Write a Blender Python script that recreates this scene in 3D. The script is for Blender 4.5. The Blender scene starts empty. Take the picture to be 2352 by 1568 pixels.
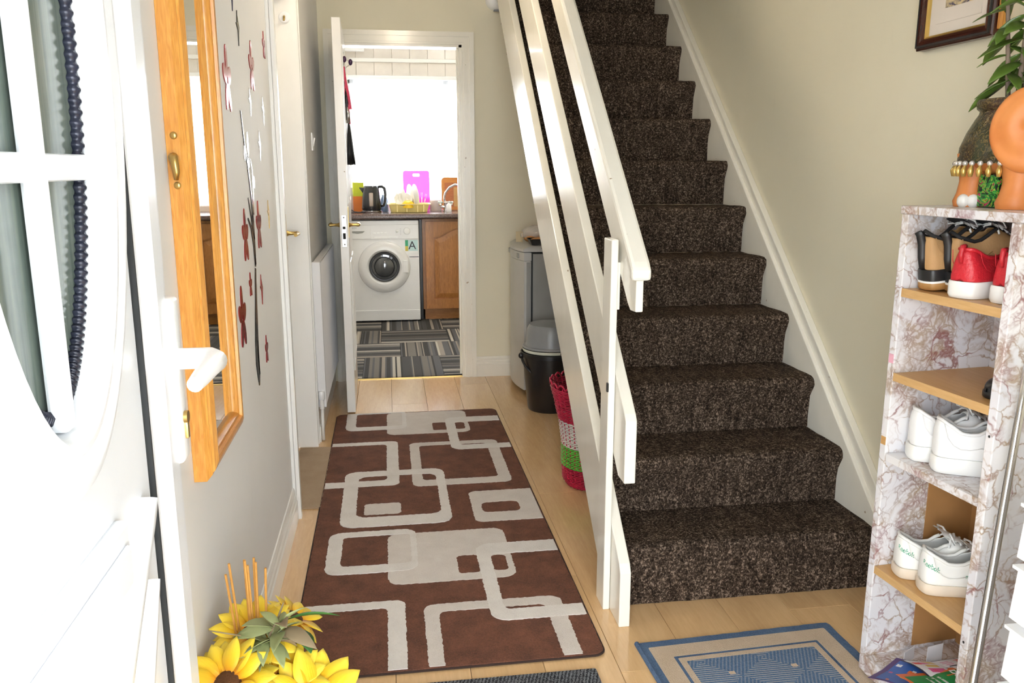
import bpy, bmesh, math, random
from mathutils import Matrix, Vector
random.seed(7)
S = bpy.context.scene
COL = S.collection
PI = math.pi

# ------------------------------------------------------------------ camera
def make_camera():
    f, cx, cy = 1898.0, 1176.0, 784.0
    yw = Vector((892 - cx, cy - 382, -f)).normalized()        # hall axis in camera space
    n = Vector((yw.y, yw.z)).normalized()
    t = Vector((-n.y, n.x))
    if t.x < 0: t = -t
    zw = Vector((0, t.x, t.y))
    xw = yw.cross(zw)
    m = Matrix((xw, yw, zw)).to_4x4()
    m.translation = (0, 0, 1.285)
    cam = bpy.data.cameras.new('camera'); o = bpy.data.objects.new('camera', cam)
    COL.objects.link(o); o.matrix_world = m
    cam.sensor_fit = 'HORIZONTAL'; cam.sensor_width = 36.0; cam.lens = f / 2352 * 36.0
    cam.clip_start = 0.02; cam.clip_end = 200
    S.camera = o
make_camera()

# ------------------------------------------------------------------ sky, exposure, daylight openings
w = bpy.data.worlds.new('overcast_sky'); S.world = w; w.use_nodes = True
bg = w.node_tree.nodes['Background']
bg.inputs['Color'].default_value = (0.93, 0.97, 1.0, 1); bg.inputs['Strength'].default_value = 3.6
vs = S.view_settings
vs.view_transform = 'Standard'; vs.look = 'None'; vs.gamma = 1.0; vs.use_curve_mapping = False
vs.exposure = 1.80
cy_ = S.cycles
cy_.use_denoising = True
cy_.use_adaptive_sampling = True; cy_.adaptive_threshold = 0.15
cy_.max_bounces = 10; cy_.diffuse_bounces = 5; cy_.glossy_bounces = 4; cy_.transmission_bounces = 6
cy_.transparent_max_bounces = 10; cy_.sample_clamp_indirect = 6.0; cy_.caustics_reflective = False; cy_.caustics_refractive = False
def portal(name, loc, rot, sx, sy):
    l = bpy.data.lights.new(name, 'AREA'); l.shape = 'RECTANGLE'; l.size = sx; l.size_y = sy
    l.cycles.is_portal = True
    o = bpy.data.objects.new(name, l); COL.objects.link(o); o.location = loc; o.rotation_euler = rot
portal('doorway_portal', (0.14, 0.21, 1.02), (PI/2, 0, 0), 0.98, 2.1)          # -Z faces +Y
portal('kitchen_window_portal', (0.5, 7.72, 1.5), (-PI/2, 0, 0), 1.7, 1.15)    # faces -Y

# ------------------------------------------------------------------ node helpers
class NT:
    def __init__(s, name):
        s.m = bpy.data.materials.new(name); s.m.use_nodes = True
        s.t = s.m.node_tree; s.b = s.t.nodes['Principled BSDF']; s.out = s.t.nodes['Material Output']
    def n(s, kind, **kw):
        x = s.t.nodes.new(kind)
        for k, v in kw.items():
            if k in x.inputs.keys(): 
                x.inputs[k].default_value = v
            else: setattr(x, k, v)
        return x
    def l(s, a, b): s.t.links.new(a, b)
    def coord(s, scale=(1, 1, 1), rot=(0, 0, 0), loc=(0, 0, 0), kind='Object'):
        c = s.n('ShaderNodeTexCoord'); m = s.n('ShaderNodeMapping')
        m.inputs['Scale'].default_value = scale; m.inputs['Rotation'].default_value = rot; m.inputs['Location'].default_value = loc
        s.l(c.outputs[kind], m.inputs['Vector']); return m.outputs['Vector']
    def noise(s, vec, scale=5, detail=4, rough=.55, dist=0, out='Fac'):
        x = s.n('ShaderNodeTexNoise'); x.inputs['Scale'].default_value = scale; x.inputs['Detail'].default_value = detail
        x.inputs['Roughness'].default_value = rough; x.inputs['Distortion'].default_value = dist
        if vec is not None: s.l(vec, x.inputs['Vector'])
        return x.outputs[out]
    def ramp(s, fac, stops, interp='LINEAR'):
        r = s.n('ShaderNodeValToRGB'); r.color_ramp.interpolation = interp
        el = r.color_ramp.elements
        while len(el) < len(stops): el.new(0.5)
        for e, (p, c) in zip(el, stops):
            e.position = p; e.color = (*c, 1) if len(c) == 3 else c
        s.l(fac, r.inputs['Fac']); return r.outputs['Color']
    def mix(s, fac, a, b, mode='MIX'):
        x = s.n('ShaderNodeMix'); x.data_type = 'RGBA'; x.blend_type = mode
        for sock, v in ((x.inputs[0], fac), (x.inputs[6], a), (x.inputs[7], b)):
            if isinstance(v, (int, float)): sock.default_value = v
            elif isinstance(v, tuple): sock.default_value = (*v, 1)
            else: s.l(v, sock)
        return x.outputs[2]
    def math(s, op, a, b=None):
        x = s.n('ShaderNodeMath'); x.operation = op
        for i, v in enumerate((a, b)):
            if v is None: continue
            if isinstance(v, (int, float)): x.inputs[i].default_value = v
            else: s.l(v, x.inputs[i])
        return x.outputs[0]
    def bump(s, h, strength=.3, dist=.01):
        x = s.n('ShaderNodeBump'); x.inputs['Strength'].default_value = strength; x.inputs['Distance'].default_value = dist
        s.l(h, x.inputs['Height']); s.l(x.outputs['Normal'], s.b.inputs['Normal'])
    def set(s, col=None, rough=.5, metal=0, **kw):
        if col is not None:
            if isinstance(col, tuple): s.b.inputs['Base Color'].default_value = (*col, 1)
            else: s.l(col, s.b.inputs['Base Color'])
        if isinstance(rough, (int, float)): s.b.inputs['Roughness'].default_value = rough
        else: s.l(rough, s.b.inputs['Roughness'])
        s.b.inputs['Metallic'].default_value = metal
        for k, v in kw.items(): s.b.inputs[k.replace('_', ' ')].default_value = v
        return s

def flat(name, col, rough=.5, metal=0, var=0.06, bump=0, bscale=60, **kw):
    t = NT(name); v = t.coord()
    f = t.noise(v, 9, 3)
    lo = tuple(c * (1 - var) for c in col); hi = tuple(min(1, c * (1 + var)) for c in col)
    t.set(t.ramp(f, [(.3, lo), (.7, hi)]), rough, metal, **kw)
    if bump: t.bump(t.noise(v, bscale, 3), bump, .004)
    return t.m

M = {}
def wallpaint(name, col):
    t = NT(name); v = t.coord()
    big = t.noise(v, 1.3, 4, .6); fine = t.noise(v, 90, 3)
    a = tuple(c * .965 for c in col); b = tuple(min(1, c * 1.02) for c in col)
    c = t.ramp(big, [(.3, a), (.7, b)])
    sm = t.noise(t.coord((2.2, 2.2, 1.1)), 3.1, 5, .7, .6)
    c = t.mix(t.math('MULTIPLY', t.ramp(sm, [(.62, (0, 0, 0)), (.8, (1, 1, 1))]), .16), c, tuple(x * .72 for x in col))
    t.set(c, .62); t.bump(fine, .10, .002); return t.m
M['wall_left'] = wallpaint('off_white_wall_paint', (.82, .825, .825))
M['wall'] = wallpaint('cream_wall_paint', (.775, .73, .575))
M['ceil'] = wallpaint('ceiling_paint', (.86, .85, .82))
M['render'] = wallpaint('outside_render', (.75, .74, .72))
def gloss(name, col, rough=.22, chip=True):
    t = NT(name); v = t.coord((1, 1, .35))
    f = t.noise(v, 14, 4)
    c = t.ramp(f, [(.3, tuple(x * .96 for x in col)), (.7, col)])
    if chip:
        ch = t.noise(t.coord(), 34, 2, .5)
        c = t.mix(t.ramp(ch, [(.775, (0, 0, 0)), (.785, (1, 1, 1))]), c, (.36, .27, .18))
    t.set(c, rough, Coat_Weight=.25, Coat_Roughness=.1)
    t.bump(t.noise(t.coord((60, 4, 4)), 5, 3), .12, .002); return t.m
M['gloss'] = gloss('cream_gloss_paint', (.86, .835, .75), .2)
M['white_gloss'] = gloss('white_gloss_paint', (.86, .85, .82), .3)
M['upvc'] = flat('white_upvc', (.79, .82, .86), .28, var=.015)
M['gasket'] = flat('black_gasket', (.012, .014, .015), .6)
M['white_plastic'] = flat('white_plastic', (.86, .87, .88), .3, var=.02)
M['white_enamel'] = flat('white_enamel', (.80, .80, .815), .22, var=.015)
M['brass'] = flat('polished_brass', (.58, .40, .14), .28, 1.0)
M['steel'] = flat('steel_plate', (.62, .60, .56), .35, 1.0)
M['chrome'] = flat('chrome', (.66, .65, .65), .16, 1.0, var=.01)
M['black_plastic'] = flat('black_plastic', (.012, .012, .013), .32)
M['black_gloss'] = flat('black_gloss', (.016, .017, .02), .16)
M['grey_plastic'] = flat('grey_plastic', (.27, .285, .30), .3)
M['cream_plastic'] = flat('cream_plastic', (.80, .82, .70), .35)
M['silver'] = flat('silver_lacquer', (.50, .50, .485), .36, .2, var=.03)
M['silver_side'] = flat('grey_lacquer', (.30, .305, .295), .45, .1, var=.05)
M['dark'] = flat('dark_recess', (.01, .01, .01), .8)
M['mirror'] = flat('mirror_glass', (.90, .91, .90), .015, 1.0, var=.0)
M['red_leather'] = None
def wood(name, c1, c2, scale=1.0, axis='Z', rough=.35, knots=0, ring=9.0, coat=.0):
    t = NT(name)
    st = {'X': (.09, 1, 1), 'Y': (1, .09, 1), 'Z': (1, 1, .09)}[axis]
    v = t.coord(tuple(s * scale for s in st))
    warp = t.noise(v, 3.0, 5, .6, .3)
    wv = t.n('ShaderNodeTexNoise'); wv.inputs['Scale'].default_value = ring * 3.2; wv.inputs['Detail'].default_value = 6; wv.inputs['Distortion'].default_value = .9
    t.l(v, wv.inputs['Vector'])
    f = t.math('ADD', t.math('MULTIPLY', wv.outputs['Fac'], .65), t.math('MULTIPLY', warp, .35))
    c = t.ramp(f, [(.36, c2), (.5, tuple((a + b) / 2 for a, b in zip(c1, c2))), (.64, c1)])
    if knots:
        vo = t.n('ShaderNodeTexVoronoi'); vo.inputs['Scale'].default_value = knots
        t.l(t.coord((1, 1, .45) if axis == 'Z' else (1, .45, 1)), vo.inputs['Vector'])
        c = t.mix(t.ramp(vo.outputs['Distance'], [(.05, (1, 1, 1)), (.15, (0, 0, 0))]), c, tuple(x * .16 for x in c2))
    t.set(c, rough, Coat_Weight=coat, Coat_Roughness=.12); t.bump(wv.outputs['Fac'], .06, .002); return t.m
M['pine'] = wood('varnished_pine', (.80, .40, .085), (.60, .24, .035), 9, 'Z', .3, knots=3.2, coat=.5)
M['pine_y'] = wood('varnished_pine_rail', (.72, .32, .06), (.50, .18, .025), 9, 'Y', .3, coat=.5)
M['oak'] = wood('oak_door', (.50, .215, .055), (.30, .11, .022), 8, 'Z', .38, coat=.2)
M['oak_x'] = wood('oak_rail', (.46, .20, .05), (.28, .105, .022), 8, 'X', .38)
M['beech'] = wood('beech_board', (.62, .37, .15), (.54, .30, .10), 5, 'Y', .4)
M['beech_edge'] = wood('beech_edge', (.66, .42, .19), (.58, .35, .14), 5, 'Y', .45)
M['hardboard'] = flat('brown_hardboard', (.40, .205, .075), .6, var=.1)
M['reed'] = wood('reed', (.62, .33, .08), (.50, .22, .04), 12, 'Z', .6)
def laminate(name, c1, c2):
    t = NT(name)
    oi = t.n('ShaderNodeObjectInfo')
    tc = t.n('ShaderNodeTexCoord'); mp = t.n('ShaderNodeMapping'); mp.inputs['Scale'].default_value = (1, .10, 1)
    off = t.n('ShaderNodeCombineXYZ'); t.l(t.math('MULTIPLY', oi.outputs['Random'], 40), off.inputs[0]); t.l(t.math('MULTIPLY', oi.outputs['Random'], 17), off.inputs[1])
    t.l(tc.outputs['Object'], mp.inputs['Vector']); t.l(off.outputs[0], mp.inputs['Location'])
    v = mp.outputs['Vector']
    a = t.noise(v, 6, 5, .6, 1.6); b = t.noise(v, 120, 4, .7, .2)
    f = t.math('ADD', t.math('MULTIPLY', a, .6), t.math('MULTIPLY', b, .4))
    c = t.ramp(f, [(.38, c2), (.62, c1)])
    c = t.mix(t.math('MULTIPLY', oi.outputs['Random'], .22), c, tuple(x * .78 for x in c2))
    t.set(c, t.math('ADD', t.math('MULTIPLY', b, .10), .13), Coat_Weight=.4, Coat_Roughness=.10)
    t.bump(b, .05, .001); return t.m
M['laminate'] = laminate('oak_laminate', (.80, .54, .285), (.66, .425, .21))
def stair_carpet():
    t = NT('brown_flecked_carpet'); v = t.coord((1, 1, 1)); t.b.inputs['Specular IOR Level'].default_value = .1
    a = t.noise(v, 135, 2, .7, .6); b = t.noise(t.coord((1, .8, .6)), 300, 2, .6); big = t.noise(v, 5, 3); strk = t.noise(t.coord((1, .3, .22)), 60, 3)
    f = t.math('ADD', t.math('ADD', t.math('MULTIPLY', a, .5), t.math('MULTIPLY', b, .35)), t.math('MULTIPLY', strk, .15))
    c = t.ramp(f, [(.40, (.015, .010, .0075)), (.485, (.046, .032, .023)), (.545, (.115, .083, .060)), (.615, (.34, .26, .20))])
    c = t.mix(t.math('MULTIPLY', big, .35), c, (.10, .062, .045), 'MULTIPLY')
    t.set(c, .95)
    t.bump(f, .7, .006); return t.m
M['stair_carpet'] = stair_carpet()
def pile(name, c1, c2, scale=260):
    t = NT(name); v = t.coord()
    a = t.noise(v, scale, 3, .7); b = t.noise(v, 13, 5, .7)
    f = t.math('ADD', t.math('MULTIPLY', a, .5), t.math('MULTIPLY', b, .5))
    t.set(t.ramp(f, [(.36, c2), (.62, c1)]), .95); t.bump(a, .7, .008); return t.m
M['rug_brown'] = pile('brown_rug_pile', (.225, .085, .046), (.085, .031, .018))
M['rug_cream'] = pile('cream_rug_pile', (.86, .82, .78), (.74, .69, .65))
M['rug_beige'] = pile('beige_rug_pile', (.78, .72, .67), (.66, .595, .545))
M['rug_edge'] = flat('dark_rug_binding', (.035, .018, .013), .9)
M['offcut'] = pile('beige_carpet_offcut', (.50, .375, .255), (.42, .305, .20), 320)
def marble():
    t = NT('marble_print_paper'); v = t.coord((1, 1, 1))
    def warp(vec, scale, amp):
        w_ = t.noise(vec, scale, 3, .6, .2, 'Color')
        sb = t.n('ShaderNodeVectorMath'); sb.operation = 'SUBTRACT'; t.l(w_, sb.inputs[0]); sb.inputs[1].default_value = (.5, .5, .5)
        vm = t.n('ShaderNodeVectorMath'); vm.operation = 'MULTIPLY_ADD'
        t.l(sb.outputs[0], vm.inputs[0]); vm.inputs[1].default_value = (amp, amp, amp); t.l(vec, vm.inputs[2]); return vm.outputs[0]
    vv = warp(warp(v, 11, .10), 45, .022)
    def cell(scale):
        e = t.n('ShaderNodeTexVoronoi'); e.feature = 'DISTANCE_TO_EDGE'; e.inputs['Scale'].default_value = scale
        t.l(vv, e.inputs['Vector']); return e.outputs['Distance']
    e1 = t.ramp(cell(19), [(.0, (1, 1, 1)), (.022, (.55, .55, .55)), (.06, (0, 0, 0))])
    e1 = t.math('MULTIPLY', e1, t.ramp(t.noise(v, 13, 2), [(.38, (.1, .1, .1)), (.55, (1, 1, 1))]))
    e2 = t.ramp(cell(66), [(.0, (1, 1, 1)), (.10, (.7, .7, .7)), (.24, (0, 0, 0))])
    zone = t.ramp(t.noise(v, 7.5, 4, .65, .8), [(.46, (0, 0, 0)), (.57, (1, 1, 1))])
    halo = t.math('MULTIPLY', zone, .28)
    tint = t.ramp(t.noise(v, 6, 2), [(.38, (.27, .15, .12)), (.50, (.37, .25, .14)), (.62, (.30, .15, .17))])
    base = t.ramp(t.noise(v, 5, 3), [(.35, (.82, .81, .82)), (.65, (.70, .695, .74))])
    c = t.mix(halo, base, t.mix(.5, tint, (.6, .5, .45)))
    c = t.mix(t.math('MULTIPLY', t.math('MULTIPLY', e2, zone), .75), c, tint)
    c = t.mix(t.math('MULTIPLY', e1, .92), c, tint)
    red = t.math('MULTIPLY', t.ramp(cell(8), [(.0, (1, 1, 1)), (.012, (.7, .7, .7)), (.03, (0, 0, 0))]), t.ramp(t.noise(v, 9, 2), [(.5, (0, 0, 0)), (.6, (1, 1, 1))]))
    c = t.mix(t.math('MULTIPLY', red, .85), c, (.25, .075, .07))
    t.set(c, .33); return t.m
M['marble'] = marble()
M['navy'] = flat('navy', (.01, .012, .05), .4)

# ------------------------------------------------------------------ mesh helpers
T0 = [Matrix.Identity(4)]
class frame:                                   # with frame(matrix): everything is built in that local frame
    def __init__(s, m): s.m = m
    def __enter__(s): T0.append(T0[-1] @ s.m)
    def __exit__(s, *a): T0.pop()
def tr(x=0, y=0, z=0): return Matrix.Translation((x, y, z))
def rz(a): return Matrix.Rotation(a, 4, 'Z')
def rx(a): return Matrix.Rotation(a, 4, 'X')
def ry(a): return Matrix.Rotation(a, 4, 'Y')

class MB:
    def __init__(s): s.bm = bmesh.new()
    def add(s, verts, faces):
        m = T0[-1]
        vs = [s.bm.verts.new(m @ Vector(v)) for v in verts]
        for f in faces:
            try: s.bm.faces.new([vs[i] for i in f])
            except ValueError: pass
        return s
    def box(s, x0, x1, y0, y1, z0, z1, bevel=0, seg=2):
        m = T0[-1]
        b = bmesh.new()
        vs = [b.verts.new((x, y, z)) for x in (x0, x1) for y in (y0, y1) for z in (z0, z1)]
        for f in ((0, 1, 3, 2), (4, 6, 7, 5), (0, 4, 5, 1), (2, 3, 7, 6), (0, 2, 6, 4), (1, 5, 7, 3)): b.faces.new([vs[i] for i in f])
        if bevel: bmesh.ops.bevel(b, geom=list(b.edges), offset=bevel, segments=seg, profile=.5, affect='EDGES')
        b.verts.index_update()
        s.add([v.co.copy() for v in b.verts], [[v.index for v in f.verts] for f in b.faces]); b.free(); return s
    def prism(s, poly, axis, a, b):            # poly: 2-D points; extruded along axis ('X': pts are (y,z); 'Y': (x,z); 'Z': (x,y))
        def p(u, v, k): return {'X': (k, u, v), 'Y': (u, k, v), 'Z': (u, v, k)}[axis]
        n = len(poly)
        vs = [p(u, v, a) for u, v in poly] + [p(u, v, b) for u, v in poly]
        fs = [list(range(n))[::-1], list(range(n, 2 * n))] + [[i, (i + 1) % n, n + (i + 1) % n, n + i] for i in range(n)]
        return s.add(vs, fs)
    def rings(s, rs, cap0=True, cap1=True, closed=True):   # loft between equal-length rings
        n = len(rs[0]); vs = [p for r in rs for p in r]; fs = []
        for i in range(len(rs) - 1):
            for j in range(n if closed else n - 1):
                k = (j + 1) % n
                fs.append([i * n + j, i * n + k, (i + 1) * n + k, (i + 1) * n + j])
        if cap0: fs.append(list(range(n))[::-1])
        if cap1: fs.append([(len(rs) - 1) * n + j for j in range(n)])
        return s.add(vs, fs)
    def lathe(s, prof, seg=32, c=(0, 0, 0), sx=1, sy=1, cap0=True, cap1=True):
        rs = [[(c[0] + r * sx * math.cos(2 * PI * j / seg), c[1] + r * sy * math.sin(2 * PI * j / seg), c[2] + z) for j in range(seg)] for r, z in prof]
        return s.rings(rs, cap0, cap1)
    def tube(s, pts, r, seg=8, closed=False, flat=1.0):
        pts = [Vector(p) for p in pts]; n = len(pts); rs = []
        rad = r if isinstance(r, (list, tuple)) else [r] * n
        up = None
        for i, p in enumerate(pts):
            a = pts[(i - 1) % n] if (closed or i > 0) else p; b = pts[(i + 1) % n] if (closed or i < n - 1) else p
            d = (b - a).normalized()
            if up is None:
                up = d.orthogonal().normalized()
                if abs(d.z) < .95: up = (Vector((0, 0, 1)) - d * d.z).normalized()
            up = (up - d * up.dot(d)).normalized(); side = d.cross(up)
            rs.append([tuple(p + (up * math.cos(2 * PI * j / seg) * flat + side * math.sin(2 * PI * j / seg)) * rad[i]) for j in range(seg)])
        if closed: rs.append(rs[0]); return s.rings(rs, False, False)
        return s.rings(rs)
    def ball(s, c, rx_, ry_=None, rz_=None, seg=16, rings=10):
        ry_ = ry_ or rx_; rz_ = rz_ or rx_
        rs = []
        for i in range(rings + 1):
            th = PI * i / rings; q = max(math.sin(th), .002)
            rs.append([(c[0] + rx_ * q * math.cos(2 * PI * j / seg), c[1] + ry_ * q * math.sin(2 * PI * j / seg), c[2] - rz_ * math.cos(th)) for j in range(seg)])
        return s.rings(rs)
    def ring_plate(s, outer, inner, axis, a, b):     # plate with a hole: outer and inner outlines of equal length
        def p(u, v, k): return {'X': (k, u, v), 'Y': (u, k, v), 'Z': (u, v, k)}[axis]
        n = len(outer)
        vs = [p(u, v, k) for k in (a, b) for ol in (outer, inner) for u, v in ol]
        fs = []
        for j in range(n):
            k = (j + 1) % n
            fs += [[j, k, n + k, n + j], [2 * n + j, 3 * n + j, 3 * n + k, 2 * n + k], [j, 2 * n + j, 2 * n + k, k], [n + j, n + k, 3 * n + k, 3 * n + j]]
        return s.add(vs, fs)
    def mesh(s, name):
        bmesh.ops.recalc_face_normals(s.bm, faces=list(s.bm.faces))
        me = bpy.data.meshes.new(name); s.bm.to_mesh(me); s.bm.free(); return me
    def build(s, name, mat, parent=None, smooth=False, angle=None, label=None):
        me = s.mesh(name)
        m = M[mat] if isinstance(mat, str) else mat
        me.materials.append(m)
        if smooth:
            for p in me.polygons: p.use_smooth = True
            if angle is not None: me.set_sharp_from_angle(angle=math.radians(angle))
        o = bpy.data.objects.new(name, me); COL.objects.link(o)
        if parent is not None:
            o.parent = parent
            o.matrix_parent_inverse = wm(parent).inverted()
        if label: o['label'] = label
        return o
def wm(o):                                       # world matrix without waiting for the depsgraph
    m = o.matrix_basis.copy()
    if o.parent: m = wm(o.parent) @ o.matrix_parent_inverse @ m
    return m
def tag(o, label, cat, group=None, kind=None):
    o['label'] = label; o['category'] = cat
    if group: o['group'] = group
    if kind: o['kind'] = kind
    return o
def thing(name, label, cat, loc, group=None, kind=None):
    o = bpy.data.objects.new(name, None); COL.objects.link(o); o.empty_display_size = .05
    o.location = T0[-1] @ Vector(loc)
    return tag(o, label, cat, group, kind)
def instance(src, name, mat4, parent=None):      # share mesh data of src, placed by a matrix
    o = src.copy(); o.name = name; COL.objects.link(o)
    o.parent = parent; o.matrix_basis = T0[-1] @ mat4
    o.matrix_parent_inverse = wm(parent).inverted() if parent else Matrix.Identity(4)
    return o
def rrect(x0, x1, y0, y1, r, n=6):
    r = min(r, (x1 - x0) / 2 - 1e-4, (y1 - y0) / 2 - 1e-4); out = []
    for cx, cy, a0 in ((x1 - r, y1 - r, 0), (x0 + r, y1 - r, PI / 2), (x0 + r, y0 + r, PI), (x1 - r, y0 + r, 1.5 * PI)):
        for i in range(n + 1):
            a = a0 + PI / 2 * i / n; out.append((cx + r * math.cos(a), cy + r * math.sin(a)))
    return out
def ellipse(cx, cy, a, b, n=48): return [(cx + a * math.cos(2 * PI * i / n), cy + b * math.sin(2 * PI * i / n)) for i in range(n)]
def lerp(pts, t):
    for (a, va), (b, vb) in zip(pts, pts[1:]):
        if t <= b:
            u = (t - a) / (b - a) if b > a else 0
            return va + (vb - va) * (u * u * (3 - 2 * u) * .5 + u * .5)
    return pts[-1][1]
def text(name, s, size, mat4, mat, parent, depth=.0004, wrap=None, offset=.0008, bold=False):
    cu = bpy.data.curves.new(name, 'FONT'); cu.body = s; cu.size = size; cu.extrude = depth; cu.align_x = 'CENTER'; cu.align_y = 'CENTER'; cu.resolution_u = 3
    if bold: cu.offset = size * .018
    to = bpy.data.objects.new(name, cu); COL.objects.link(to)
    dg = bpy.context.evaluated_depsgraph_get(); me = bpy.data.meshes.new_from_object(to.evaluated_get(dg))
    bpy.data.objects.remove(to); me.name = name
    me.transform(T0[-1] @ mat4)
    me.materials.clear(); me.materials.append(M[mat] if isinstance(mat, str) else mat)
    o = bpy.data.objects.new(name, me); COL.objects.link(o)
    if parent: o.parent = parent; o.matrix_parent_inverse = wm(parent).inverted()
    if wrap:
        md = o.modifiers.new('wrap', 'SHRINKWRAP'); md.target = wrap; md.wrap_method = 'NEAREST_SURFACEPOINT'; md.wrap_mode = 'ABOVE_SURFACE'; md.offset = offset
    return o

# ================================================================== SETTING
def struct(o, label, cat): return tag(o, label, cat, kind='structure')
# ---- hall floor: laminate planks on a sub-floor
fl = MB().box(-.55, 1.60, .20, 5.06, -.06, -.009).build('floor', 'dark')
struct(fl, 'pale oak laminate floor of the hallway', 'floor')
pw = .193; k = 0
xs = [-.02 + pw * i for i in range(-3, 9)]
for ci, x in enumerate(xs):
    x1 = min(x + pw, 1.585); x0 = max(x, -.53)
    if x1 - x0 < .03: continue
    y = .22 - [.35, .9, .1, .62, 1.02, .25, .78, .45, 0, .55, .95, .3][ci]
    while y < 5.03:
        a, b = max(y, .22), min(y + 1.21, 5.03)
        if b - a > .05: MB().box(x0 + .0006, x1 - .0006, a + .0006, b - .0006, -.009, 0, .0007, 1).build('plank', 'laminate', fl)
        y += 1.21
# ---- ground outside and kitchen slab
struct(MB().box(-7, 7, -9, .20, -.12, -.06).build('ground', flat('concrete_path', (.50, .49, .46), .9, bump=.3)), 'grey concrete path outside the front door', 'ground')
struct(MB().box(-.55, 2.35, 5.06, 7.7, -.06, 0).build('floor_kitchen', 'dark'), 'kitchen sub-floor under the striped carpet pieces', 'floor')

struct(MB().box(-1.1, 1.3, -1.15, .20, 2.16, 2.26).build('added_sky_canopy', 'render'), 'added unseen slab shading the front door from the high sky', 'canopy')  # unseen slab, added to keep overhead sky light off the front door
struct(MB().box(1.02, 1.14, -1.15, .20, -.06, 2.16).build('added_shade_wall', 'render'), 'added unseen wall cutting side sky light on the front door', 'wall')  # unseen wall, added so less sky reaches the door from the right
# ---- walls
wl = MB().box(-.52, -.385, .30, 3.02, 0, 2.42).box(-.52, -.385, 3.02, 3.79, 2.02, 2.42).build('wall_left', 'wall_left')
struct(MB().box(-.52, -.37, 3.79, 5.0, 0, 2.42).build('wall_left_far', 'wall_left'), 'hall wall behind the radiator', 'wall')
struct(wl, 'off-white hall wall carrying the mirror and flower decal', 'wall')
struct(MB().box(1.49, 1.60, .20, 7.0, -.05, 5.0).build('wall_right', 'wall'), 'cream wall beside the carpeted stairs', 'wall')
struct(MB().box(-.52, -.265, 5.0, 5.10, 0, 2.42).box(-.265, .437, 5.0, 5.10, 1.985, 2.42).box(.437, 1.60, 5.0, 5.10, 0, 2.38).build('wall_back', 'wall'), 'cream end wall around the kitchen doorway', 'wall')
struct(MB().box(-.60, -.345, .20, .30, -.05, 2.6).box(.62, 1.60, .20, .30, -.05, 2.6).box(-.345, .62, .20, .30, 2.10, 2.6).box(-.60, 1.60, .20, .30, 2.6, 5).build('wall_front', 'render'), 'front wall around the open entrance', 'wall')
struct(MB().box(-.52, .60, .30, 5.06, 2.42, 2.55).box(.60, 1.49, .30, 1.75, 2.42, 2.55).build('ceiling', 'ceil'), 'white hallway ceiling', 'ceiling')
struct(MB().box(.50, .60, .30, 7.0, 2.55, 5.0).build('wall_upper', 'wall'), 'upper stairwell side wall', 'wall')
struct(MB().box(.50, 1.60, 6.9, 7.0, 2.6, 5.0).build('wall_landing', 'wall'), 'wall at the top landing', 'wall')
struct(MB().box(.50, 1.60, .20, 7.0, 4.9, 5.0).build('ceiling_upper', 'ceil'), 'ceiling above the stairwell', 'ceiling')
struct(MB().box(.55, 1.49, 5.0, 7.0, 2.42, 2.60).build('floor_landing', 'stair_carpet'), 'carpeted top landing', 'floor')
# kitchen shell
TILE = wallpaint('kitchen_wall_paint', (.80, .76, .70))
struct(MB().box(-.55, -.40, 5.10, 7.6, 0, 2.45).build('wall_kitchen_left', TILE), 'pale kitchen side wall behind the open door', 'wall')
struct(MB().box(2.2, 2.3, 5.10, 7.6, 0, 2.45).build('wall_kitchen_right', TILE), 'pale kitchen wall beyond the doorway', 'wall')
wk = MB().box(-.5, -.325, 7.5, 7.62, 0, 2.45).box(1.36, 2.3, 7.5, 7.62, 0, 2.45).box(-.325, 1.36, 7.5, 7.62, 0, .95).box(-.325, 1.36, 7.5, 7.62, 2.04, 2.45).build('wall_kitchen_back', TILE)
struct(wk, 'tiled kitchen wall around the bright window', 'wall')
struct(MB().box(-.5, 2.3, 5.10, 7.6, 2.45, 2.55).build('ceiling_kitchen', 'ceil'), 'kitchen ceiling', 'ceiling')
TL = flat('cream_wall_tile', (.74, .69, .635), .25, var=.05)
tl0 = None
for r_, (za, zb) in enumerate(((1.985, 2.165), (2.168, 2.40))):
    for c_ in range(9):
        xa = -.40 + c_ * .152
        if r_ == 0: MB().box(xa + .001, xa + .151, 7.492, 7.4995, 2.045, zb, .002, 1).build('tile', TL, wk)
        else: MB().box(xa + .001, xa + .151, 7.492, 7.4995, za, zb, .002, 1).build('tile', TL, wk)
# ---- baseboards
def baseboard(name, poly_pts, axis, a, b, label):
    return struct(MB().prism(poly_pts, axis, a, b).build(name, 'white_gloss'), label, 'baseboard')
def bprof(x, s, h=.125): return [(x, 0), (x + s * .016, 0), (x + s * .016, h - .05), (x + s * .012, h - .045), (x + s * .012, h - .03), (x + s * .008, h - .024), (x + s * .008, h - .012), (x + s * .004, h), (x, h)]
m_ = MB(); pr = bprof(-.385, 1)
m_.rings([[(x, y, z) for x, z in pr] for y in (.34, 2.955)]); struct(m_.build('baseboard_left', 'white_gloss'), 'white moulded skirting board under the mirror wall', 'baseboard')
m_ = MB(); pr = bprof(-.37, 1)
m_.rings([[(x, y, z) for x, z in pr] for y in (3.845, 4.98)]); struct(m_.build('baseboard_left_far', 'white_gloss'), 'white skirting board below the radiator', 'baseboard')
m_ = MB(); pr = bprof(5.0, -1)
m_.rings([[(x, y, z) for y, z in pr] for x in (.508, 1.47)]); struct(m_.build('baseboard_back', 'gloss'), 'cream skirting board beside the kitchen doorway', 'baseboard')
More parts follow.
